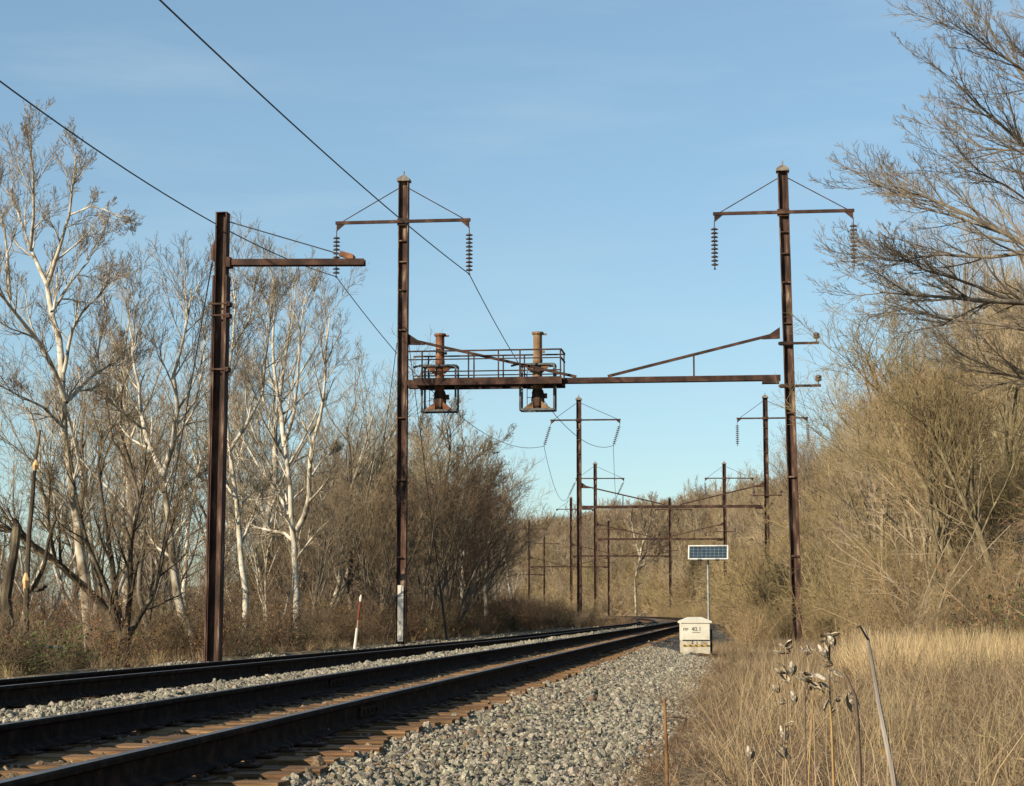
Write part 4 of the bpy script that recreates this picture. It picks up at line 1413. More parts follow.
for k, (a, Yd, lab) in enumerate((
        ([([(515, 622, 0), (509, 585, 0), (505, 555, 0)], 4.5, 3), ([(505, 556, 0), (501, 535, 0), (494, 520, 1)], 3, 1.2), ([(507, 570, 0), (500, 545, 2), (493, 530, 2)], 2.4, 1.1), ([(505, 558, 0), (504, 530, -2), (507, 505, -2)], 2.6, 1)], 230, 'white sycamore cluster leaning left beside the fifth gantry'),
        ([([(497, 620, 0), (496, 590, 0), (494, 560, 0)], 3.4, 2.4), ([(494, 562, 0), (489, 540, 0), (487, 515, 1)], 2.4, 1), ([(495, 565, 0), (500, 540, 2), (502, 520, 2)], 2.2, 1)], 240, 'thin white sycamore left of the far left poles'),
        ([([(636, 610, 0), (635, 580, 0), (640, 556, 0)], 3, 2.2), ([(640, 557, 0), (634, 535, 0), (630, 512, 1)], 2.6, 1), ([(640, 556, 0), (645, 535, 0), (640, 505, -2)], 3, 1), ([(638, 565, 0), (652, 545, 2), (662, 530, 2)], 2.6, 1),
           ([(641, 550, 0), (650, 525, -2), (652, 500, -2)], 2.4, 1), ([(638, 570, 0), (650, 560, 3), (664, 552, 3)], 2, 1)], 330, 'far white sycamore behind the beams left of the solar panel'))):
    drawn_tree('sycamore', lab, Yd, a, M['syc_low'] if k == 2 else SY, ST, 30 + k, rmin=0.018, fork_len=6)

# the big bare tree whose boughs sweep in from the right
drawn_tree('bare_tree', 'huge bare tree sweeping long drooping boughs in from the right edge', 46, [
    ([(1200, 610, 0), (1185, 480, 0), (1175, 380, 0), (1168, 250, 0), (1160, 120, 0), (1150, 0, 0)], 34, 12),
    ([(1178, 400, 0), (1110, 330, -1), (1050, 303, -2), (985, 300, -2.5), (930, 297, -3), (880, 292, -3.3)], 12, 2),
    ([(1172, 330, 0), (1100, 290, 1), (1030, 245, 1.5), (985, 225, 2), (935, 200, 2.5), (895, 190, 3), (868, 184, 3)], 10, 2),
    ([(1168, 270, 0), (1090, 200, -2), (1030, 150, -3), (990, 115, -3.5), (955, 80, -4)], 9, 2),
    ([(1160, 150, 0), (1090, 60, 1), (1040, 0, 2), (990, -30, 3)], 8, 2),
    ([(1180, 420, 0), (1110, 370, 2), (1050, 335, 3), (990, 322, 3.5), (930, 318, 4), (885, 304, 4)], 9, 1.8),
    ([(1165, 220, 0), (1090, 140, 3), (1040, 100, 4), (1010, 60, 4.5), (985, 20, 5)], 8, 2),
    ([(1040, 250, 1.4), (985, 258, 2), (935, 254, 2), (895, 262, 2), (868, 256, 2)], 5, 1.3),
    ([(1000, 232, 2), (950, 215, 3.5), (912, 206, 4.5), (890, 182, 5)], 4, 1.2),
    ([(1010, 300, -2.3), (960, 280, -3), (925, 270, -3.5), (892, 252, -4)], 4, 1.2),
    ([(1182, 470, 0), (1110, 420, -1), (1060, 385, -2), (1000, 372, -2.5), (955, 352, -3)], 8, 1.6),
    ([(1150, 60, 0), (1090, -40, -1), (1030, -90, -2)], 7, 2),
    ([(1158, 110, 0), (1095, 95, -1), (1035, 78, -2), (985, 45, -2.5), (950, 22, -3)], 6, 1.4),
    ([(1162, 180, 0), (1100, 165, 1), (1040, 150, 2), (990, 150, 2.4), (948, 132, 3)], 6, 1.4),
    ([(1156, 90, 0), (1090, 30, 2), (1035, -20, 3)], 6, 1.6),
    ([(1168, 290, 0), (1100, 255, -2), (1040, 212, -3), (1000, 180, -3.5), (960, 168, -4)], 6, 1.4)],
    M['grey_bark'], M['bough_twig'], 17, k=(12, 8, 4), lr=(0.40, 0.46, 0.5), ang=0.36, trop=0.05, rmin=0.0048, wobble=0.085, a2=0.45, first=0.28, z_base=float(ground_z(at(1200, 610, 46).x, 46)), fork_len=5.6)

# ------------------------------------------------------------------ the woods: a few grown trees, then copies
rt = np.random.default_rng(21)
planted = []
protos = {
    'left': [wild_tree(101, 11, '-', None, GB, GT, kind='vase', rmin=0.0068), wild_tree(102, 12, '-', None, GB, GT, kind='multi', rmin=0.0068),
             wild_tree(103, 9, '-', None, GB, BT, kind='multi', rmin=0.0068), wild_tree(104, 13, '-', None, GB, GT, kind='tall', rmin=0.0068)],
    'pale': [wild_tree(111, 13, '-', None, SY, ST, kind='tall', rmin=0.006, dens=0.75, name='sycamore'), wild_tree(112, 12, '-', None, SY, GT, kind='multi', rmin=0.006, dens=0.75, name='sycamore')],
    'right': [wild_tree(121, 11, '-', None, M['olive_bark'], M['olive_twig'], kind='multi', rmin=0.0062), wild_tree(122, 12, '-', None, M['olive_bark'], GT, kind='vase', rmin=0.0062),
              wild_tree(123, 9, '-', None, M['olive_bark'], M['tan_twig'], kind='multi', rmin=0.0062), wild_tree(124, 13, '-', None, GB, GT, kind='tall', rmin=0.0062)],
}
rt = np.random.default_rng(22)
used = {k: [False] * len(v) for k, v in protos.items()}


def plant(fam, i, x, y, s, label, group, sink=0.1):
    src = protos[fam][i]
    if used[fam][i]:
        o = copy_tree(src)
    else:
        o, used[fam][i] = src, True
    o.location = (float(x), float(y), float(ground_z(x, y)) - sink)
    o.rotation_euler = (float(rt.normal(0, 0.04)), float(rt.normal(0, 0.04)), float(rt.uniform(0, 6.28)))
    o.scale = (s, s, s * float(rt.uniform(0.92, 1.1)))
    if 'label' in o: del o['label']
    tag(o, label, 'tree', group)
    planted.append((o, fam, i))
    return o


def in_view(x, y, pad=0.03):
    return y > 5 and abs(x / y) < 0.27 + pad


def wood(fams, n, tr, yr, srange, label_f, mind, keep=None):
    done = []
    tries = 0
    while len(done) < n and tries < n * 60:
        tries += 1
        t, y = rt.uniform(*tr), rt.uniform(*yr)
        x, y2 = pos(t, y)
        x, y2 = float(x), float(y2)
        if not in_view(x, y2) or any((x - a) ** 2 + (y2 - b) ** 2 < mind ** 2 for a, b in done): continue
        if keep and not keep(x, y2, t): continue
        done.append((x, y2))
        fam = fams[rt.integers(0, len(fams))]
        lab, grp = label_f(fam)
        plant(fam, int(rt.integers(0, len(protos[fam]))), x, y2, float(rt.uniform(*srange)), lab, grp)


def lab_left(f):
    return ('pale barked sycamore standing back in the woods left of the line', 'sycamores in the left woods') if f == 'pale' else ('brown bare tree crowded into the woods left of the line', 'bare trees in the left woods')


for px, Yp, py_top, fam, i, lab in (
        (112, 84, 300, 'pale', 1, 'pale fine twigged tree right behind the tallest sycamore'), (138, 92, 292, 'pale', 0, 'slender pale tree behind the leaning sycamore fork'),
        (188, 96, 296, 'pale', 1, 'pale tree between the leaning sycamore and the stub pole'), (262, 90, 288, 'pale', 0, 'pale tree behind the slim sycamore right of the stub pole'),
        (322, 104, 330, 'pale', 1, 'pale tree right behind the bright white forked sycamore'), (20, 80, 300, 'pale', 1, 'pale fine tree behind the left edge snags'),
        (345, 112, 400, 'left', 1, 'brown tree filling the gap left of the near left pole'), (375, 120, 415, 'left', 0, 'brown tree directly left of the near left pole'),
        (85, 100, 360, 'left', 3, 'brown slender tree behind the tallest sycamore trunk'), (160, 106, 350, 'left', 1, 'brown many stemmed tree behind the leaning sycamore'),
        (215, 110, 350, 'left', 3, 'brown tree standing behind the stub pole'), (300, 118, 380, 'left', 1, 'brown many stemmed tree behind the white forked sycamore')):
    wp = at(px, py_top, Yp)
    gz = float(ground_z(wp.x, Yp))
    hh = {'pale': (13.0, 12.0), 'left': (11, 12, 9, 13)}[fam][i] * 0.98
    plant(fam, i, wp.x, Yp, (wp.z - gz) / hh, lab, 'trees close behind the white sycamores')
wood(['left', 'left', 'left', 'pale'], 34, (-38, -13), (66, 190), (0.62, 0.9), lab_left, 4.2, keep=lambda x, y, t: x / y < -0.10)
wood(['left'], 62, (-30, -9.5), (88, 200), (0.95, 1.3), lab_left, 3.6, keep=lambda x, y, t: -0.11 < x / y < -0.015)
wood(['left', 'left', 'pale'], 46, (-46, -11), (190, 420), (0.8, 1.15), lambda f: ('white trunked sycamore in the far woods along the curve', 'sycamores along the far curve') if f == 'pale' else ('grey brown bare tree in the far woods along the curve', 'bare trees along the far curve'), 6, keep=lambda x, y, t: x / y < -0.006 or y > 392)
wood(['right'], 110, (11.5, 36), (60, 200), (0.75, 1.25), lambda f: ('olive brown bare tree on the wooded bank right of the line', 'bare trees on the right bank'), 3.6)
wood(['right', 'left', 'right'], 110, (13, 90), (190, 560), (0.85, 1.35), lambda f: ('small brown bare tree on the distant wooded hillside', 'bare trees on the distant hillside'), 6.5)
for fam in protos:
    for i, u in enumerate(used[fam]):
        if not u: plant(fam, i, *pos(-20, 150 + 3 * i), 0.8, 'brown bare tree crowded into the woods left of the line', 'bare trees in the left woods')


# each tree of the nearer woods gets words of its own: look, row, place between landmarks, order from the left
LOOK = {('left', 0): 'spreading brown tree', ('left', 1): 'forked grey tree', ('left', 2): 'short brown tree', ('left', 3): 'slim upright tree', ('pale', 0): 'slim pale sycamore', ('pale', 1): 'forked pale sycamore',
        ('right', 0): 'forked olive tree', ('right', 1): 'spreading olive tree', ('right', 2): 'short tan tree', ('right', 3): 'slim grey tree'}
ORD = ['leftmost', 'second', 'third', 'fourth', 'fifth', 'sixth', 'seventh', 'eighth', 'ninth', 'tenth', 'eleventh', 'twelfth']
buckets = {}
for o, fam, i in planted:
    if o.get('group') in (None, 'bare trees on the distant hillside', 'trees close behind the white sycamores'): continue
    px = 512 + FPX * o.location.x / o.location.y
    rowd = o.location.y
    row = 'front row' if rowd < 95 else 'middle row' if rowd < 140 else 'back row' if rowd < 200 else 'far woods' if rowd < 310 else 'farthest woods'
    if px < 205: place = 'left of the stub pole'
    elif px < 400: place = 'between the two near left poles'
    elif px < 480: place = 'right of the near left pole'
    elif px < 680: place = 'beside the far gantries'
    elif px < 800: place = 'behind the near right pole'
    elif px < 900: place = 'right of the near right pole'
    else: place = 'toward the right edge'
    buckets.setdefault((LOOK[(fam, i)], row, place), []).append((px, o))
for (look, row, place), lst in buckets.items():
    lst.sort(key=lambda a: a[0])
    for n_, (px, o) in enumerate(lst):
        o['label'] = '%s in the %s %s' % (look, row, place) if len(lst) == 1 else '%s %s%s in the %s %s' % (ORD[min(n_, 11)], look, '' if n_ == 0 else ' from left', row, place)


# ------------------------------------------------------------------ undergrowth
def shrub_mesh(name, seed, h, stems, spread, twig, leaf=None, nleaf=0, leaf_size=0.05, k=(8, 5), rmin=0.0045, arch=0.0, lean=0.0):
    rg = np.random.default_rng(seed)
    P0 = np.zeros((stems, 7, 3))
    for s in range(stems):
        a = rg.uniform(0, 6.28)
        d = np.array([math.cos(a) * spread * rg.uniform(0.2, 1) + lean, math.sin(a) * spread * rg.uniform(0.2, 1), 1.0])
        p = np.array([rg.normal(0, 0.22), rg.normal(0, 0.22), -0.15])
        L = h * rg.uniform(0.55, 1.1)
        for q in range(7):
            P0[s, q] = p
            d = nrm(d + rg.normal(0, 0.10, 3) - np.array([0, 0, arch]))
            p = p + d * L / 6
    R0 = np.linspace(1, 0.4, 7)[None] * rg.uniform(0.010, 0.022, (stems, 1)) * h / 3
    L0 = np.full(stems, h)
    P1, R1, L1 = spawn(rg, P0, R0, L0, k[0], 0.12, 1.0, 0.8, 0.36, 4, 0.22, 0.02, 0.6, 0.35, rmin=rmin)
    P2, R2, L2 = spawn(rg, P1, R1, L1, k[1], 0.12, 1.0, 0.8, 0.6, 3, 0.22, 0.02, 0.8, 0.3, rmin=rmin * 0.85)
    V, F = sweep([(P0, R0, 3), (P1, R1, 3), (P2, R2, 3)])
    fm, mats = None, [twig]
    if nleaf:
        lv, lf = leaf_quads(rg, P2, nleaf, leaf_size)
        fm = np.concatenate([np.zeros(len(F), int), np.ones(nleaf, int)])
        F = np.concatenate([F, lf + len(V)]); V = np.concatenate([V, lv])
        mats.append(leaf)
    return np_mesh(name, V, F, mats, fm)


def brush(name, meshes, n, tr, yr, srange, label, seed, weights=None, keep=None, zs=(0.8, 1.2)):
    rg = np.random.default_rng(seed)
    m = n * 6
    t = rg.uniform(*tr, m)
    y = np.sqrt(rg.uniform(yr[0] ** 2, yr[1] ** 2, m)) if yr[0] > 0 else rg.uniform(*yr, m)
    x, y2 = pos(t, y)
    ok = (np.abs(x / np.maximum(y2, 1)) < 0.31) & (y2 > 4)
    if keep is not None: ok &= keep(x, y2, t, rg)
    x, y2 = x[ok][:n], y2[ok][:n]
    k = len(x)
    P = np.stack([x, y2, ground_z(x, y2) - 0.05], -1)
    rot = np.stack([rg.normal(0, 0.10, k), rg.normal(0, 0.10, k), rg.uniform(0, 6.28, k)], -1)
    s = rg.uniform(*srange, k)
    scl = np.stack([s, s, s * rg.uniform(*zs, k)], -1)
    ix = rg.choice(len(meshes), k, p=weights)
    scatter(name, meshes, P, rot, scl, ix, label, 'undergrowth')


RT, OT, TT = M['red_twig'], M['olive_twig'], M['tan_twig']
low_left = [shrub_mesh('bramble_a', 1, 1.7, 16, 0.7, RT, M['rust_leaf'], 420, 0.045, arch=0.03), shrub_mesh('bramble_b', 2, 2.2, 14, 0.5, BT, M['rust_leaf'], 120, 0.045),
            shrub_mesh('bramble_c', 3, 1.5, 16, 0.8, BT, M['green_leaf'], 420, 0.05, arch=0.05), shrub_mesh('bramble_d', 4, 2.4, 12, 0.45, BT, M['rust_leaf'], 160, 0.04)]
brush('left_brush', low_left, 1500, (-26, -9.2), (36, 190), (0.65, 1.25), 'tangled reddish brown brush along the left side of the tracks', 31)
tall_left = [shrub_mesh('sapling_a', 5, 4.6, 12, 0.35, BT), shrub_mesh('sapling_b', 6, 4.2, 12, 0.4, RT, M['rust_leaf'], 120, 0.05), shrub_mesh('sapling_c', 7, 5.0, 10, 0.3, GT)]
brush('left_thicket', tall_left, 900, (-44, -11), (58, 340), (0.6, 1.15), 'thicket of brown saplings between the trees on the left', 32, keep=lambda x, y, t, rg: ((x / y > -0.2) | (rg.uniform(0, 1, x.shape) < 0.7)) & ((x / y < 0.0) | (y > 300)))
bank = [shrub_mesh('bank_shrub_a', 8, 2.7, 13, 0.9, OT), shrub_mesh('bank_shrub_b', 9, 2.4, 14, 1.0, TT), shrub_mesh('bank_shrub_c', 10, 3.8, 10, 0.6, OT, lean=-0.45),
        shrub_mesh('bank_shrub_d', 11, 2.6, 14, 0.6, RT, M['rust_leaf'], 160, 0.04)]
brush('bank_brush', bank, 2000, (8.3, 34), (40, 240), (0.55, 1.25), 'dense olive and tan brush covering the right bank', 33, weights=[0.38, 0.27, 0.25, 0.10], keep=lambda x, y, t, rg: (t > 12.6 - 4.6 * smooth(35, 62, y)) & ~((np.abs(x / y - 0.148) < 0.016) & (y < 79)))
clear = lambda x, y, t, rg: ~((np.abs(x / y - 0.148) < 0.014) & (y < 79))
edge_b = [shrub_mesh('edge_shrub_a', 15, 2.2, 13, 0.6, TT), shrub_mesh('edge_shrub_b', 16, 2.0, 12, 0.7, OT), shrub_mesh('edge_shrub_c', 17, 1.6, 14, 0.9, RT, M['rust_leaf'], 120, 0.035)]
brush('edge_brush', edge_b, 1000, (5.3, 11), (57, 300), (0.45, 1.05), 'tan brush crowding the right edge of the line beyond the cabinet', 38, weights=[0.5, 0.3, 0.2], keep=clear)
brush('pole_foot_brush', edge_b[:2], 90, (6.4, 9.5), (88, 158), (1.5, 2.3), 'taller tan brush hiding the foot of the second gantry right pole', 39)
pale_b = [shrub_mesh('pale_stem_%d' % i, 500 + i, 4.6, 5, 0.5, M['syc_twig'], k=(4, 3), lean=(-0.6, 0.4, -0.35)[i]) for i in range(3)]
brush('pale_stems', pale_b, 210, (9.5, 30), (48, 170), (0.6, 1.25), 'pale leaning stems showing among the brush on the right bank', 48)
dark_b = [shrub_mesh('vine_%d' % i, 520 + i, 2.0, 14, 0.8, M['dark_bark'], (M['green_leaf'], M['rust_leaf'])[i], 300, 0.05, arch=0.05) for i in range(2)]
brush('bank_vines', dark_b, 110, (9.5, 30), (44, 170), (0.5, 1.2), 'dark vine tangles in the gaps of the right bank', 50)
gold_b = [shrub_mesh('leafy_shrub_%d' % i, 510 + i, 2.2, 12, 0.6, TT, M['rust_leaf'], 300, 0.045) for i in range(2)]
brush('leafy_brush', gold_b, 9, (11.8, 14.5), (38, 50), (0.7, 1.1), 'shrubs still holding russet dead leaves at the bank foot by the right edge', 49)
far_b = [shrub_mesh('far_shrub_a', 12, 4.5, 12, 0.5, OT, rmin=0.018, k=(6, 3)), shrub_mesh('far_shrub_b', 13, 4.2, 12, 0.5, GT, rmin=0.018, k=(6, 3)), shrub_mesh('far_shrub_c', 14, 3.8, 12, 0.6, TT, rmin=0.018, k=(6, 3))]
brush('hillside_brush', far_b, 1500, (8.0, 80), (185, 520), (0.8, 1.6), 'brown brush across the distant hillside beyond the curve', 34)
brush('far_left_brush', far_b, 420, (-40, -6.0), (150, 460), (0.35, 0.9), 'low brown brush along the far left of the curve', 35)


ff = []
for i in range(3):
    rgf = np.random.default_rng(300 + i)
    P0 = np.zeros((2, 6, 3)); P0[:, :, 2] = np.linspace(-0.5, 9.0, 6); P0[:, :, :2] += np.cumsum(rgf.normal(0, 0.25, (2, 6, 2)), 1)
    R0 = np.linspace(0.2, 0.06, 6)[None] * np.ones((2, 1))
    P1, R1, L1 = spawn(rgf, P0, R0, np.full(2, 9.0), 9, 0.25, 1.0, 0.6, 0.5, 4, 0.15, 0.15, 0.5, 0.4, rmin=0.04)
    P2, R2, L2 = spawn(rgf, P1, R1, L1, 6, 0.2, 1.0, 0.65, 0.5, 4, 0.18, 0.1, 0.6, 0.4, rmin=0.03)
    P3, R3, L3 = spawn(rgf, P2, R2, L2, 5, 0.2, 1.0, 0.65, 0.6, 3, 0.2, 0.1, 0.8, 0.4, rmin=0.022)
    V, F = sweep([(P0, R0, 4), (P1, R1, 3), (P2, R2, 3), (P3, R3, 3)])
    ff.append(np_mesh('far_tree_%d' % i, V, F, (GT, M['brown_twig'], GT)[i]))
brush('far_forest', ff, 2300, (16, 190), (300, 1100), (0.8, 1.35), 'far brown woods covering the ridge beyond the curve', 36)
brush('far_shore_forest', ff, 500, (-46, -14), (400, 900), (0.7, 1.1), 'far grey woods along the river side of the curve', 37)


# ------------------------------------------------------------------ grass
def tuft_mesh(name, seed, n, h, spread, m, w=0.006, lean=0.35, curl=0.25, r0=0.10):
    rg = np.random.default_rng(seed)
    a = rg.uniform(0, 6.28, n)
    rr = r0 * np.sqrt(rg.uniform(0, 1, n))
    base = np.stack([rr * np.cos(a), rr * np.sin(a), np.full(n, -0.03)], -1)
    d = nrm(np.stack([rg.normal(0, lean, n), rg.normal(0, lean, n), np.ones(n)], -1))
    L = h * rg.uniform(0.45, 1.1, n)
    side = nrm(np.cross(d, nrm(rg.normal(0, 1, (n, 3)))))
    pts = [base]
    p = base
    for s in range(3):
        d = nrm(d + rg.normal(0, 0.1, (n, 3)) + spread * np.stack([np.cos(a), np.sin(a), -curl * np.ones(n)], -1))
        p = p + d * (L / 3)[:, None]
        pts.append(p)
    ws = [w, w * 0.8, w * 0.55, w * 0.12]
    V = np.stack([np.stack([q - side * k, q + side * k], 1) for q, k in zip(pts, ws)], 1).reshape(-1, 3)
    b = np.arange(n)[:, None] * 8 + np.arange(3)[None] * 2
    F = np.stack([b, b + 1, b + 3, b + 2], -1).reshape(-1, 4)
    return np_mesh(name, V, F, m)


def grass(name, meshes, n, tr, yr, srange, label, seed, keep=None, weights=None, ypow=1.0):
    rg = np.random.default_rng(seed)
    m = n * 5
    t = rg.uniform(*tr, m)
    y = yr[0] + (yr[1] - yr[0]) * rg.uniform(0, 1, m) ** ypow
    x, y2 = pos(t, y)
    ok = (np.abs(x / np.maximum(y2, 1)) < 0.42) & (y2 > 6.0)
    if keep is not None: ok &= keep(x, y2, t, rg)
    x, y2 = x[ok][:n], y2[ok][:n]
    k = len(x)
    tt = lat(x, y2)
    z = np.maximum(ground_z(x, y2), np.where(tt < 5.2, ballast_z(tt, y2), -9))
    P = np.stack([x, y2, z], -1)
    rot = np.stack([rg.normal(0, 0.15, k), rg.normal(0, 0.15, k), rg.uniform(0, 6.28, k)], -1)
    s = rg.uniform(*srange, k)
    scatter(name, meshes, P, rot, np.stack([s, s, s], -1), rg.choice(len(meshes), k, p=weights), label, 'grass')


mat_ = [tuft_mesh('mat_%d' % i, 50 + i, 28, (0.30, 0.26, 0.34, 0.30)[i], 0.35, (M['brown_grass'], M['dry_grass'], M['brown_grass'], M['red_twig'])[i], (0.003, 0.003, 0.0034, 0.0022)[i], 1.1, 1.0, 0.16) for i in range(4)]
edge = lambda x, y, t, rg: t > 5.08 - 0.8 * smooth(50, 54, y) + 0.25 * wob(x, y, 1.7) + 0.15 * rg.normal(0, 1, x.shape)
grass('matted_grass', mat_, 20000, (4.4, 15.5), (7, 62), (0.5, 1.2), 'short matted dry grass on the ground right of the gravel', 41, keep=lambda x, y, t, rg: edge(x, y, t, rg) & ((wob(x, y, 1.9) > -0.45) | (rg.uniform(0, 1, x.shape) < 0.15)), weights=[0.36, 0.10, 0.24, 0.30], ypow=1.25)
fine = [tuft_mesh('fine_%d' % i, 60 + i, 30, 0.42, 0.16, (M['dry_grass'], M['brown_grass'], M['brown_grass'], M['red_twig'])[i], 0.0026, 0.6, 0.4, 0.14) for i in range(4)]
grass('fine_grass', fine, 4200, (4.2, 14), (10, 70), (0.35, 0.95), 'fine upright dry grass stems right of the gravel', 42, keep=lambda x, y, t, rg: (t > 5.3 - 0.8 * smooth(50, 54, y) + 0.5 * rg.normal(0, 1, x.shape)) & ((wob(x, y, 0.8) > 0.25) | ((t < 8.0) & (wob(x, y, 1.1) > -0.35)) | (y > 38)))
gold = [tuft_mesh('gold_%d' % i, 70 + i, 34, 1.15, 0.08, (M['gold_grass'], M['dry_grass'])[i % 2], 0.006, 0.16, 0.2, 0.16) for i in range(4)]
grass('tall_tan_grass', gold, 2000, (7.6, 16), (30, 39), (0.42, 0.85), 'belt of tall golden dry grass at the foot of the right bank', 43)
lf = [tuft_mesh('left_tuft_%d' % i, 80 + i, 30, 0.8, 0.15, (M['brown_grass'], M['gold_grass'])[i % 2], 0.007, 0.3, 0.3, 0.16) for i in range(2)]
grass('left_grass', lf, 900, (-11, -8.6), (36, 200), (0.35, 0.7), 'dry grass tufts at the edge of the left ballast', 44, weights=[0.8, 0.2])
wisp = [tuft_mesh('wisp_%d' % i, 90 + i, 5, 1.0, 0.10, (M['dry_grass'], M['tan_twig'])[i % 2], 0.0028, 0.28, 0.2, 0.12) for i in range(4)]
cg = [tuft_mesh('curve_weed_%d' % i, 85 + i, 30, 0.9, 0.12, (M['brown_grass'], M['red_twig'], M['brown_grass'])[i], 0.012, 0.3, 0.3, 0.3) for i in range(3)]
grass('curve_weeds', cg, 2600, (-9.5, -3.4), (158, 330), (0.5, 1.1), 'brown weeds along the inside of the far curve', 51)
grass('tall_weed_stems', wisp, 620, (5.6, 10.5), (6.5, 30), (0.55, 1.05), 'thin pale weed stems standing above the matted grass', 45)
twg = [shrub_mesh('twig_heap_%d' % i, 95 + i, 0.75, 10, 1.6, (M['red_twig'], M['brown_twig'], M['tan_twig'], M['grey_twig'])[i], k=(6, 4), rmin=0.002, arch=0.10) for i in range(4)]
brush('low_brambles', twg, 1250, (6.4, 13.5), (12, 30), (0.45, 1.1), 'low grey brown brambles spread over the right foreground', 46, keep=lambda x, y, t, rg: (t > 8.0 + 0.6 * wob(x, y, 0.9)) | (rg.uniform(0, 1, x.shape) < 0.10))


def litter_mesh(seed, m):
    rg = np.random.default_rng(seed)
    V, F = leaf_quads(rg, np.zeros((1, 2, 3)), 7, 0.035)
    V = V.copy(); V[:, :2] += np.repeat(rg.normal(0, 0.22, (7, 2)), 4, 0); V[:, 2] = V[:, 2] * 0.6 + 0.03
    return np_mesh('litter', V, F, m)


brush('leaf_litter', [litter_mesh(400, M['rust_leaf']), litter_mesh(401, M['tan_twig']), litter_mesh(402, M['rust_leaf'])], 2600, (4.9, 13), (9, 45), (0.6, 1.3), 'fallen brown leaves caught in the dry grass', 47)


# ------------------------------------------------------------------ milkweed and sticks in the right foreground
def pod_mesh(seed):
    """a split dry pod: two curled, ragged half shells on one stalk end"""
    rg = random.Random(seed)
    m = MB()
    n, k = 8, 6
    for half in (0, 1):
        if half and seed == 2: continue
        op = rg.uniform(2.0, 2.7)
        spread = (0.16, -0.24)[half] * rg.uniform(0.7, 1.3)
        ln = 0.088 * rg.uniform(0.8, 1.1)
        curl = rg.uniform(-2.5, 2.0)
        jag = [[rg.uniform(-0.12, 0.12) for _ in range(k)] for _ in range(n)]
        for layer, dr in ((0, 0.0), (1, -0.0022)):
            vs = []
            for i in range(n):
                u = i / (n - 1)
                r = 0.025 * math.sin(math.pi * min(max(u, 0.03), 0.97)) ** 0.7 * (1.1 - 0.4 * u) + 0.001 + (dr if 0 < i < n - 1 else 0)
                for j in range(k):
                    e = abs(j - (k - 1) / 2) / ((k - 1) / 2)
                    a = (-op / 2 + op * j / (k - 1)) * (1 + jag[i][j] * e) + (math.pi if half else 0)
                    rr = r * (1 + 0.35 * jag[i][j])
                    x, y, z = rr * math.cos(a) - (0.006 if half == 0 else -0.006) * math.sin(math.pi * u), rr * math.sin(a), u * ln
                    x += math.tan(spread) * z + curl * (z - 0.03) ** 2 * (1 if half == 0 else -1)
                    vs.append((x, y, z))
            fs = []
            for i in range(n - 1):
                for j in range(k - 1):
                    f = (i * k + j, i * k + j + 1, (i + 1) * k + j + 1, (i + 1) * k + j)
                    fs.append(f if layer == 0 else f[::-1])
            m.mi = layer
            m.add(vs, fs)
    return m.mesh('pod', [M['pod_out'], M['pod_in']])


pods = [pod_mesh(i) for i in range(5)]


PS = 0.78


def milkweed(label, Y, stem_px, pod_px, stem_mat, r=0.0045, seed=0):
    rg = random.Random(seed)
    p = [at(x, y, Y) for x, y in stem_px]
    b = Vector((p[-1].x + rg.uniform(-0.03, 0.03), Y, float(ground_z(p[-1].x, Y))))
    root = empty('milkweed', b)
    tag(root, label, 'milkweed', 'dry milkweed stalks in the right foreground')
    pts = [Vector((0, 0, -0.08))] + [q - b for q in p[::-1]]
    q, L = resample([list(v) for v in pts], 12)
    m = MB()
    m.tube([Vector(v) for v in q], [r * (1.25 - 0.6 * i / 11) for i in range(12)], 6)
    st = m.build('stem', stem_mat, root)
    for i, (px, py, ang, sc) in enumerate(pod_px):
        sc *= PS
        c = at(px, py, Y + rg.uniform(-0.05, 0.05)) - b
        # nearest point of the stem carries the pod on a short stalk
        j = min(range(12), key=lambda a: (Vector(q[a]) - c - Vector((0, 0, -0.03))).length)
        o = link(bpy.data.objects.new('pod', pods[rg.randrange(5)]), root)
        o.rotation_euler = (rg.uniform(-0.5, 0.5), R(ang), rg.uniform(-0.9, 0.9))
        mm_ = o.rotation_euler.to_matrix() @ Vector((0, 0, 0.05 * sc))
        o.location = c - mm_
        o.scale = (sc * 1.05, sc * 1.05, sc)
        k = MB()
        k.tube([Vector(q[j]), Vector(q[j]).lerp(o.location, 0.5) + Vector((0, 0, 0.01)), o.location], [0.003, 0.0026, 0.0035], 5)
        k.build('pod_stalk', stem_mat, root)
    return root


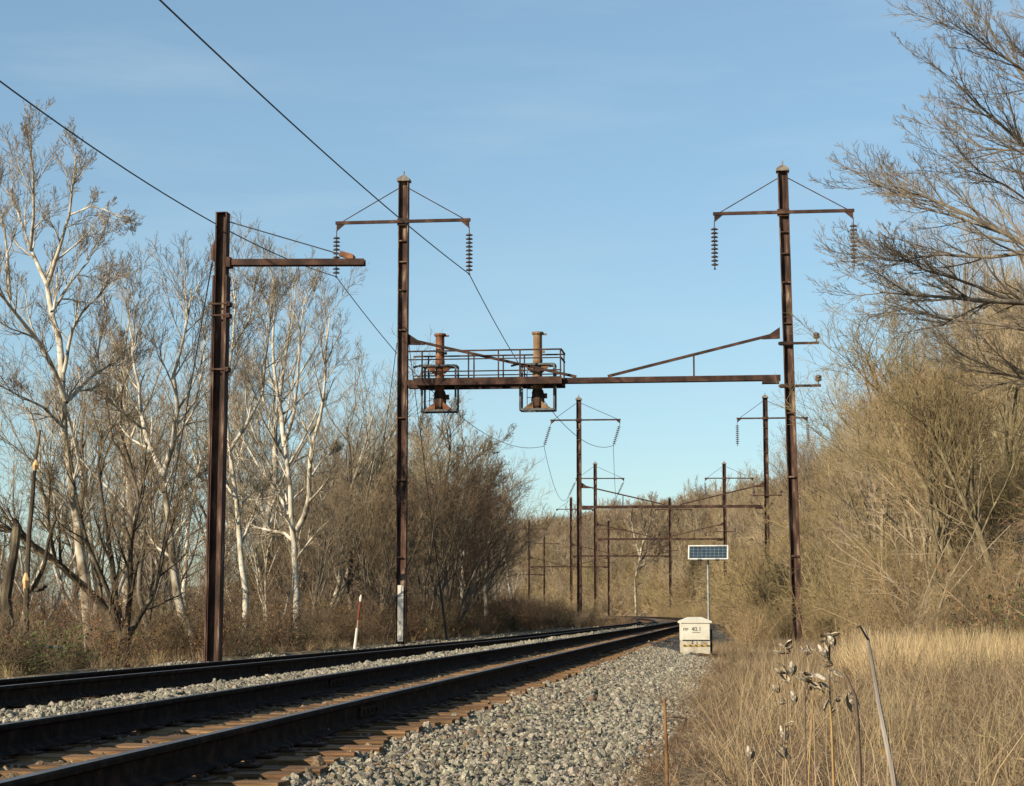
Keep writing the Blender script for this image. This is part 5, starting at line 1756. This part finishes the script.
WS = M['weed_stem']
milkweed('leftmost milkweed, pale open pods in two tiers in front of the gantry foot', 8.2, [(786, 652), (787, 690), (787, 730), (786, 768)],
         [(781, 648, -65, 1.1), (790, 645, 70, 0.8), (780, 668, -50, 0.9), (793, 668, 30, 0.9), (787, 677, 110, 1.25), (794, 697, 25, 0.85), (777, 687, -15, 0.7), (781, 701, -70, 0.6)], WS, seed=1)
milkweed('short milkweed with two small pods just right of the gantry foot', 8.6, [(807, 655), (811, 690), (814, 720), (815, 768)], [(806, 648, -30, 0.85), (803, 653, -110, 0.8), (811, 650, 140, 0.6)], WS, 0.0032, seed=2)
milkweed('tallest milkweed with a dark upper stem carrying five pods', 8.0, [(830, 638), (829, 670), (830, 700), (832, 730), (834, 768)],
         [(835, 631, 75, 1.15), (832, 640, 15, 0.9), (824, 649, -10, 0.95), (826, 663, -75, 0.8), (835, 676, 140, 0.95), (838, 699, 100, 0.7), (827, 707, -170, 0.8), (822, 638, -60, 0.75)], M['dark_stick'], 0.0055, seed=3)
milkweed('milkweed on a golden stem with one big drooping double pod', 7.8, [(814, 690), (812, 720), (809, 768)], [(817, 682, 115, 1.4), (806, 676, -60, 1.0), (824, 688, 150, 0.7)], M['gold_stem'], 0.0045, seed=4)
milkweed('thin dark milkweed stem beside the golden one with a single pod', 7.9, [(805, 682), (805, 710), (806, 768)], [(802, 675, -70, 0.95), (812, 687, 160, 0.6)], M['dark_stick'], 0.0045, seed=5)
milkweed('low golden milkweed stem at the bottom edge without pods on top', 7.8, [(830, 705), (832, 730), (833, 768)], [(834, 712, 60, 0.4)], M['gold_stem'], 0.0065, seed=6)
milkweed('lowest milkweed near the bottom edge with ragged pods', 8.2, [(785, 728), (784, 750), (783, 770)], [(785, 732, 10, 1.0), (781, 750, -30, 1.0), (791, 724, 90, 0.5), (786, 756, 150, 0.6)], WS, 0.004, seed=7)
milkweed('bent dark milkweed stub with one hanging cream pod', 7.6, [(845, 675), (853, 688), (857, 702), (858, 730), (860, 768)], [(852, 703, 170, 1.15)], M['dark_stick'], 0.011, seed=8)
milkweed('small milkweed left at the bottom edge with a torn white pod', 8.3, [(754, 752), (753, 775)], [(751, 752, 20, 0.9)], WS, 0.003, seed=9)

p = [at(864, 628, 8.4), at(868, 640, 8.4), at(873, 668, 8.4), at(879, 705, 8.4), at(886, 740, 8.4), at(893, 775, 8.4)]
b = Vector((p[-1].x + 0.05, 8.4, float(ground_z(p[-1].x, 8.4))))
root = empty('leaning_stick', b)
tag(root, 'tall grey dead stick leaning left in the right foreground', 'stick')
m = MB(); m.tube([Vector((0.02, 0, -0.1))] + [q - b for q in p[::-1]], [0.0135, 0.013, 0.012, 0.0105, 0.0085, 0.007, 0.0045], 7); m.build('shaft', M['grey_stick'], root)
m = MB(); m.tube([p[1] - b, at(860, 626, 8.3) - b, at(856, 628, 8.2) - b], [0.005, 0.004, 0.002], 5); m.build('side_twig', M['dark_stick'], root)
